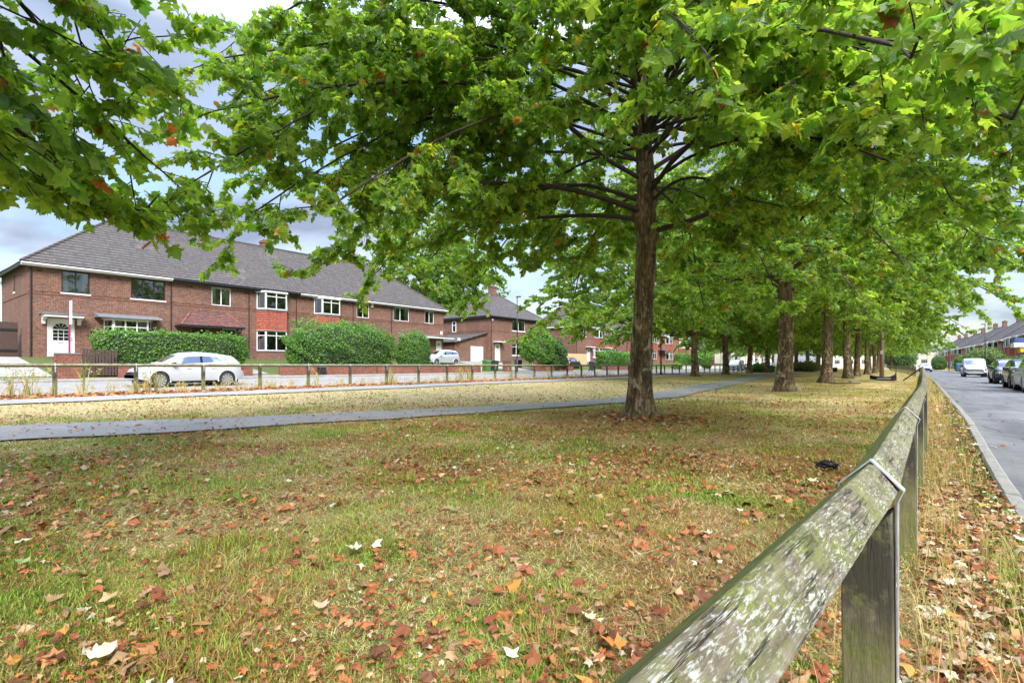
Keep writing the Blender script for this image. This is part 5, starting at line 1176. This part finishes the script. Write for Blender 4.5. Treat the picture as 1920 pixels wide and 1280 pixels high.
SUV = dict(L=4.45, W=1.85, paint='p_white', roofw=.74, wr=.345, wheels=(-1.36, 1.38), sill=.26,
    top=[(-2.225,.62),(-2.21,.88),(-2.14,1.0),(-2.05,1.07),(-1.76,1.33),(-1.68,1.40),(-1.0,1.50),(-.3,1.55),(.30,1.51),(.72,1.37),(1.25,1.07),(1.42,1.0),(1.8,.93),(2.08,.80),(2.2,.66),(2.225,.5)],
    belt=[(-2.225,.60),(-2.1,.95),(-1.75,1.17),(-1.3,1.10),(-.5,1.0),(1.2,.93),(1.6,.90),(2.1,.72),(2.225,.48)],
    side=[(-1.50,-.32),(-.22,.98)], screens=[('windscreen',.62,1.22),('rear_window',-2.02,-1.74)],
    boxes=[('headlight',1.86,2.2,.62,.76,.50),('grille',2.12,2.20,.56,.64,0),('lower_trim',2.0,2.23,.2,.27,0),('tail_light',-2.22,-2.02,.72,.90,.45),('lower_trim',-1.05,1.05,.2,.33,.6)],
    mirror=(.88,.94), handles=(-.75,.25), spokes=10, arch='p_white', mirmat='blackgloss')
wc = car('parked_car', (-24.62,9.05,.115), R(-90), 'white crossover car parked behind the far fence in front of the long hedge', SUV); wc.scale = (.93,.95,.97)
HATCH = dict(L=4.0, W=1.75, paint='p_white', roofw=.76, wr=.31, wheels=(-1.22, 1.25), sill=.24,
    top=[(-2.0,.60),(-1.98,.9),(-1.9,1.0),(-1.68,1.35),(-1.5,1.43),(-.8,1.5),(-.1,1.5),(.45,1.38),(1.0,1.08),(1.2,.98),(1.7,.84),(1.93,.68),(2.0,.5)],
    belt=[(-2.0,.58),(-1.9,.92),(-1.4,1.0),(0,.95),(1.1,.90),(1.5,.82),(1.95,.62),(2.0,.48)],
    side=[(-1.5,-.9),(-.82,.0),(.1,.85)], screens=[('windscreen',.45,1.05),('rear_window',-1.88,-1.66)],
    boxes=[('headlight',1.6,1.97,.60,.74,.42),('grille',1.9,2.01,.48,.62,0),('number_plate',1.93,2.01,.36,.46,0),('lower_trim',1.8,2.01,.2,.34,0),('tail_light',-2.0,-1.72,.75,1.02,.50)],
    mirror=(.75,.92), handles=(-.55,.35), spokes=7)
H2 = dict(HATCH, paint='p_silver'); car('parked_car', (-35.2,34.2,1.0), R(-90), 'silver hatchback on the driveway behind the low wall at the end of the terrace', H2)
H3 = dict(HATCH, paint='p_black', L=4.3); car('parked_car', (-33.3,53.9,.5), R(100), 'dark saloon on the drive in front of the pale board fence', H3)
def rc(y): return float(bend(4, y))
H4 = dict(SUV, paint='p_blue', arch='black', mirmat='blackgloss', W=1.82, L=4.4); car('parked_car', (4.33+rc(45.8),45.8,-.1), R(-90), 'dark blue car facing the camera, parked right of the white van', H4)
H5 = dict(HATCH, paint='p_black', mirmat='p_black', L=4.2); car('parked_car', (4.3,36.9,-.1), R(-90), 'black car facing the camera behind the silver estate', H5)
EST = dict(HATCH, paint='p_silver', L=4.4, wheels=(-1.35,1.4), wr=.33,
    top=[(-2.2,.6),(-2.19,1.0),(-2.12,1.15),(-2.0,1.48),(-1.85,1.56),(-.8,1.6),(.1,1.58),(.55,1.42),(1.1,1.1),(1.3,1.0),(1.9,.86),(2.12,.68),(2.2,.5)],
    belt=[(-2.2,.58),(-2.1,.98),(-1.4,1.0),(0,.97),(1.1,.93),(1.7,.82),(2.1,.62),(2.2,.48)],
    side=[(-1.9,-1.0),(-.92,-.02),(.08,.95)], screens=[('windscreen',.55,1.12),('rear_window',-2.17,-2.0)],
    boxes=[('headlight',1.8,2.17,.60,.76,.42),('tail_light',-2.2,-1.93,.86,1.50,.58),('number_plate',-2.21,-2.15,.70,.82,0),('lower_trim',-2.21,-2.0,.2,.46,0)])
est = car('parked_car', (4.25,32.2,-.1), R(90), 'silver estate with tall red tail lamps and roof rack at the right picture edge', EST)
MB().tube([(-1.5,-.6,1.62),(.2,-.6,1.62)], .025, 6).tube([(-1.5,.6,1.62),(.2,.6,1.62)], .025, 6).box(-1.1,-1.05,-.7,.7,1.64,1.67).box(-.2,-.15,-.7,.7,1.64,1.67).build('roof_rack', M['black'], est)
M['blueb'] = wobble('blue_sheet', (.04,.08,.26), (.06,.11,.32), 3, .5, .05); M['yellow'] = wobble('yellow_sheet', (.62,.45,.02), (.72,.52,.03), 3, .5, .05)
rl_ = empty('roof_load', (4.1,31.6,1.60)); tag(rl_, 'yellow crate and blue and white sheets stacked on the roof rack of the silver estate', 'load')
MB().box(-.75,.55,-.5,.5,0.0,.22).build('crate', M['yellow'], rl_, bevel=.02); MB().box(-.95,.5,-.55,.55,.225,.42).build('white_sheets', M['white'], rl_, bevel=.01); MB().box(-.93,.5,-.56,.56,.423,.62).build('blue_sheets', M['blueb'], rl_, bevel=.01)
H6 = dict(SUV, paint='p_silver', arch='black'); car('parked_car', (2.6+float(bend(3, 118)),118,-.1), R(-90), 'silver car coming along the right road in the distance', H6)
VAN = dict(L=4.4, W=1.85, cat='van', paint='p_white', roofw=.88, wr=.33, wheels=(-1.4, 1.45), sill=.24,
    top=[(-2.2,.6),(-2.19,1.5),(-2.1,1.78),(-1.9,1.84),(-.5,1.86),(.4,1.84),(.75,1.72),(1.3,1.28),(1.45,1.14),(1.9,1.02),(2.12,.85),(2.2,.6)],
    belt=[(-2.2,.58),(-2.1,1.05),(1.2,1.05),(1.5,1.0),(2.1,.75),(2.2,.55)],
    side=[(.15,1.05)], screens=[('windscreen',.68,1.36)],
    boxes=[('headlight',1.8,2.17,.72,.92,.50),('grille',2.05,2.21,.62,.74,0),('number_plate',2.1,2.21,.46,.57,0),('lower_trim',1.9,2.21,.2,.45,0),('tail_light',-2.2,-2.1,.8,1.3,.7)],
    mirror=(1.05,1.05), handles=(.2,), spokes=6, mirmat='black')
vn = car('parked_van', (4.35+rc(70),70.2,-.1), R(-90), 'white panel van facing the camera on the right road', VAN, 'parked vans')
# distant vehicles seen between the trunks
for i, (x, y, rz, k, lab) in enumerate([(-24.6,93,-90,'van','white van parked on the left road seen between left-row trunks'), (-24.6,104,-90,'suv','white car parked beyond the white van on the left road'),
        (-24.8,118,-90,'hatch','silver car parked far down the left road'), (-27,129,-80,'suv','white car near the far end of the left road'), (-24.5,136,-90,'van','white van near the far end of the left road')]):
    s = {'van': VAN, 'suv': SUV, 'hatch': H2}[k]
    if i in (0, 1, 2): car('parked_van' if k == 'van' else 'parked_car', (x, y, .14), R(rz), lab, s, 'parked vans' if k == 'van' else 'parked cars')
for o in bpy.data.objects:
    if o.parent is not None: 
        for k in ('category',):
            if k in o: del o[k]
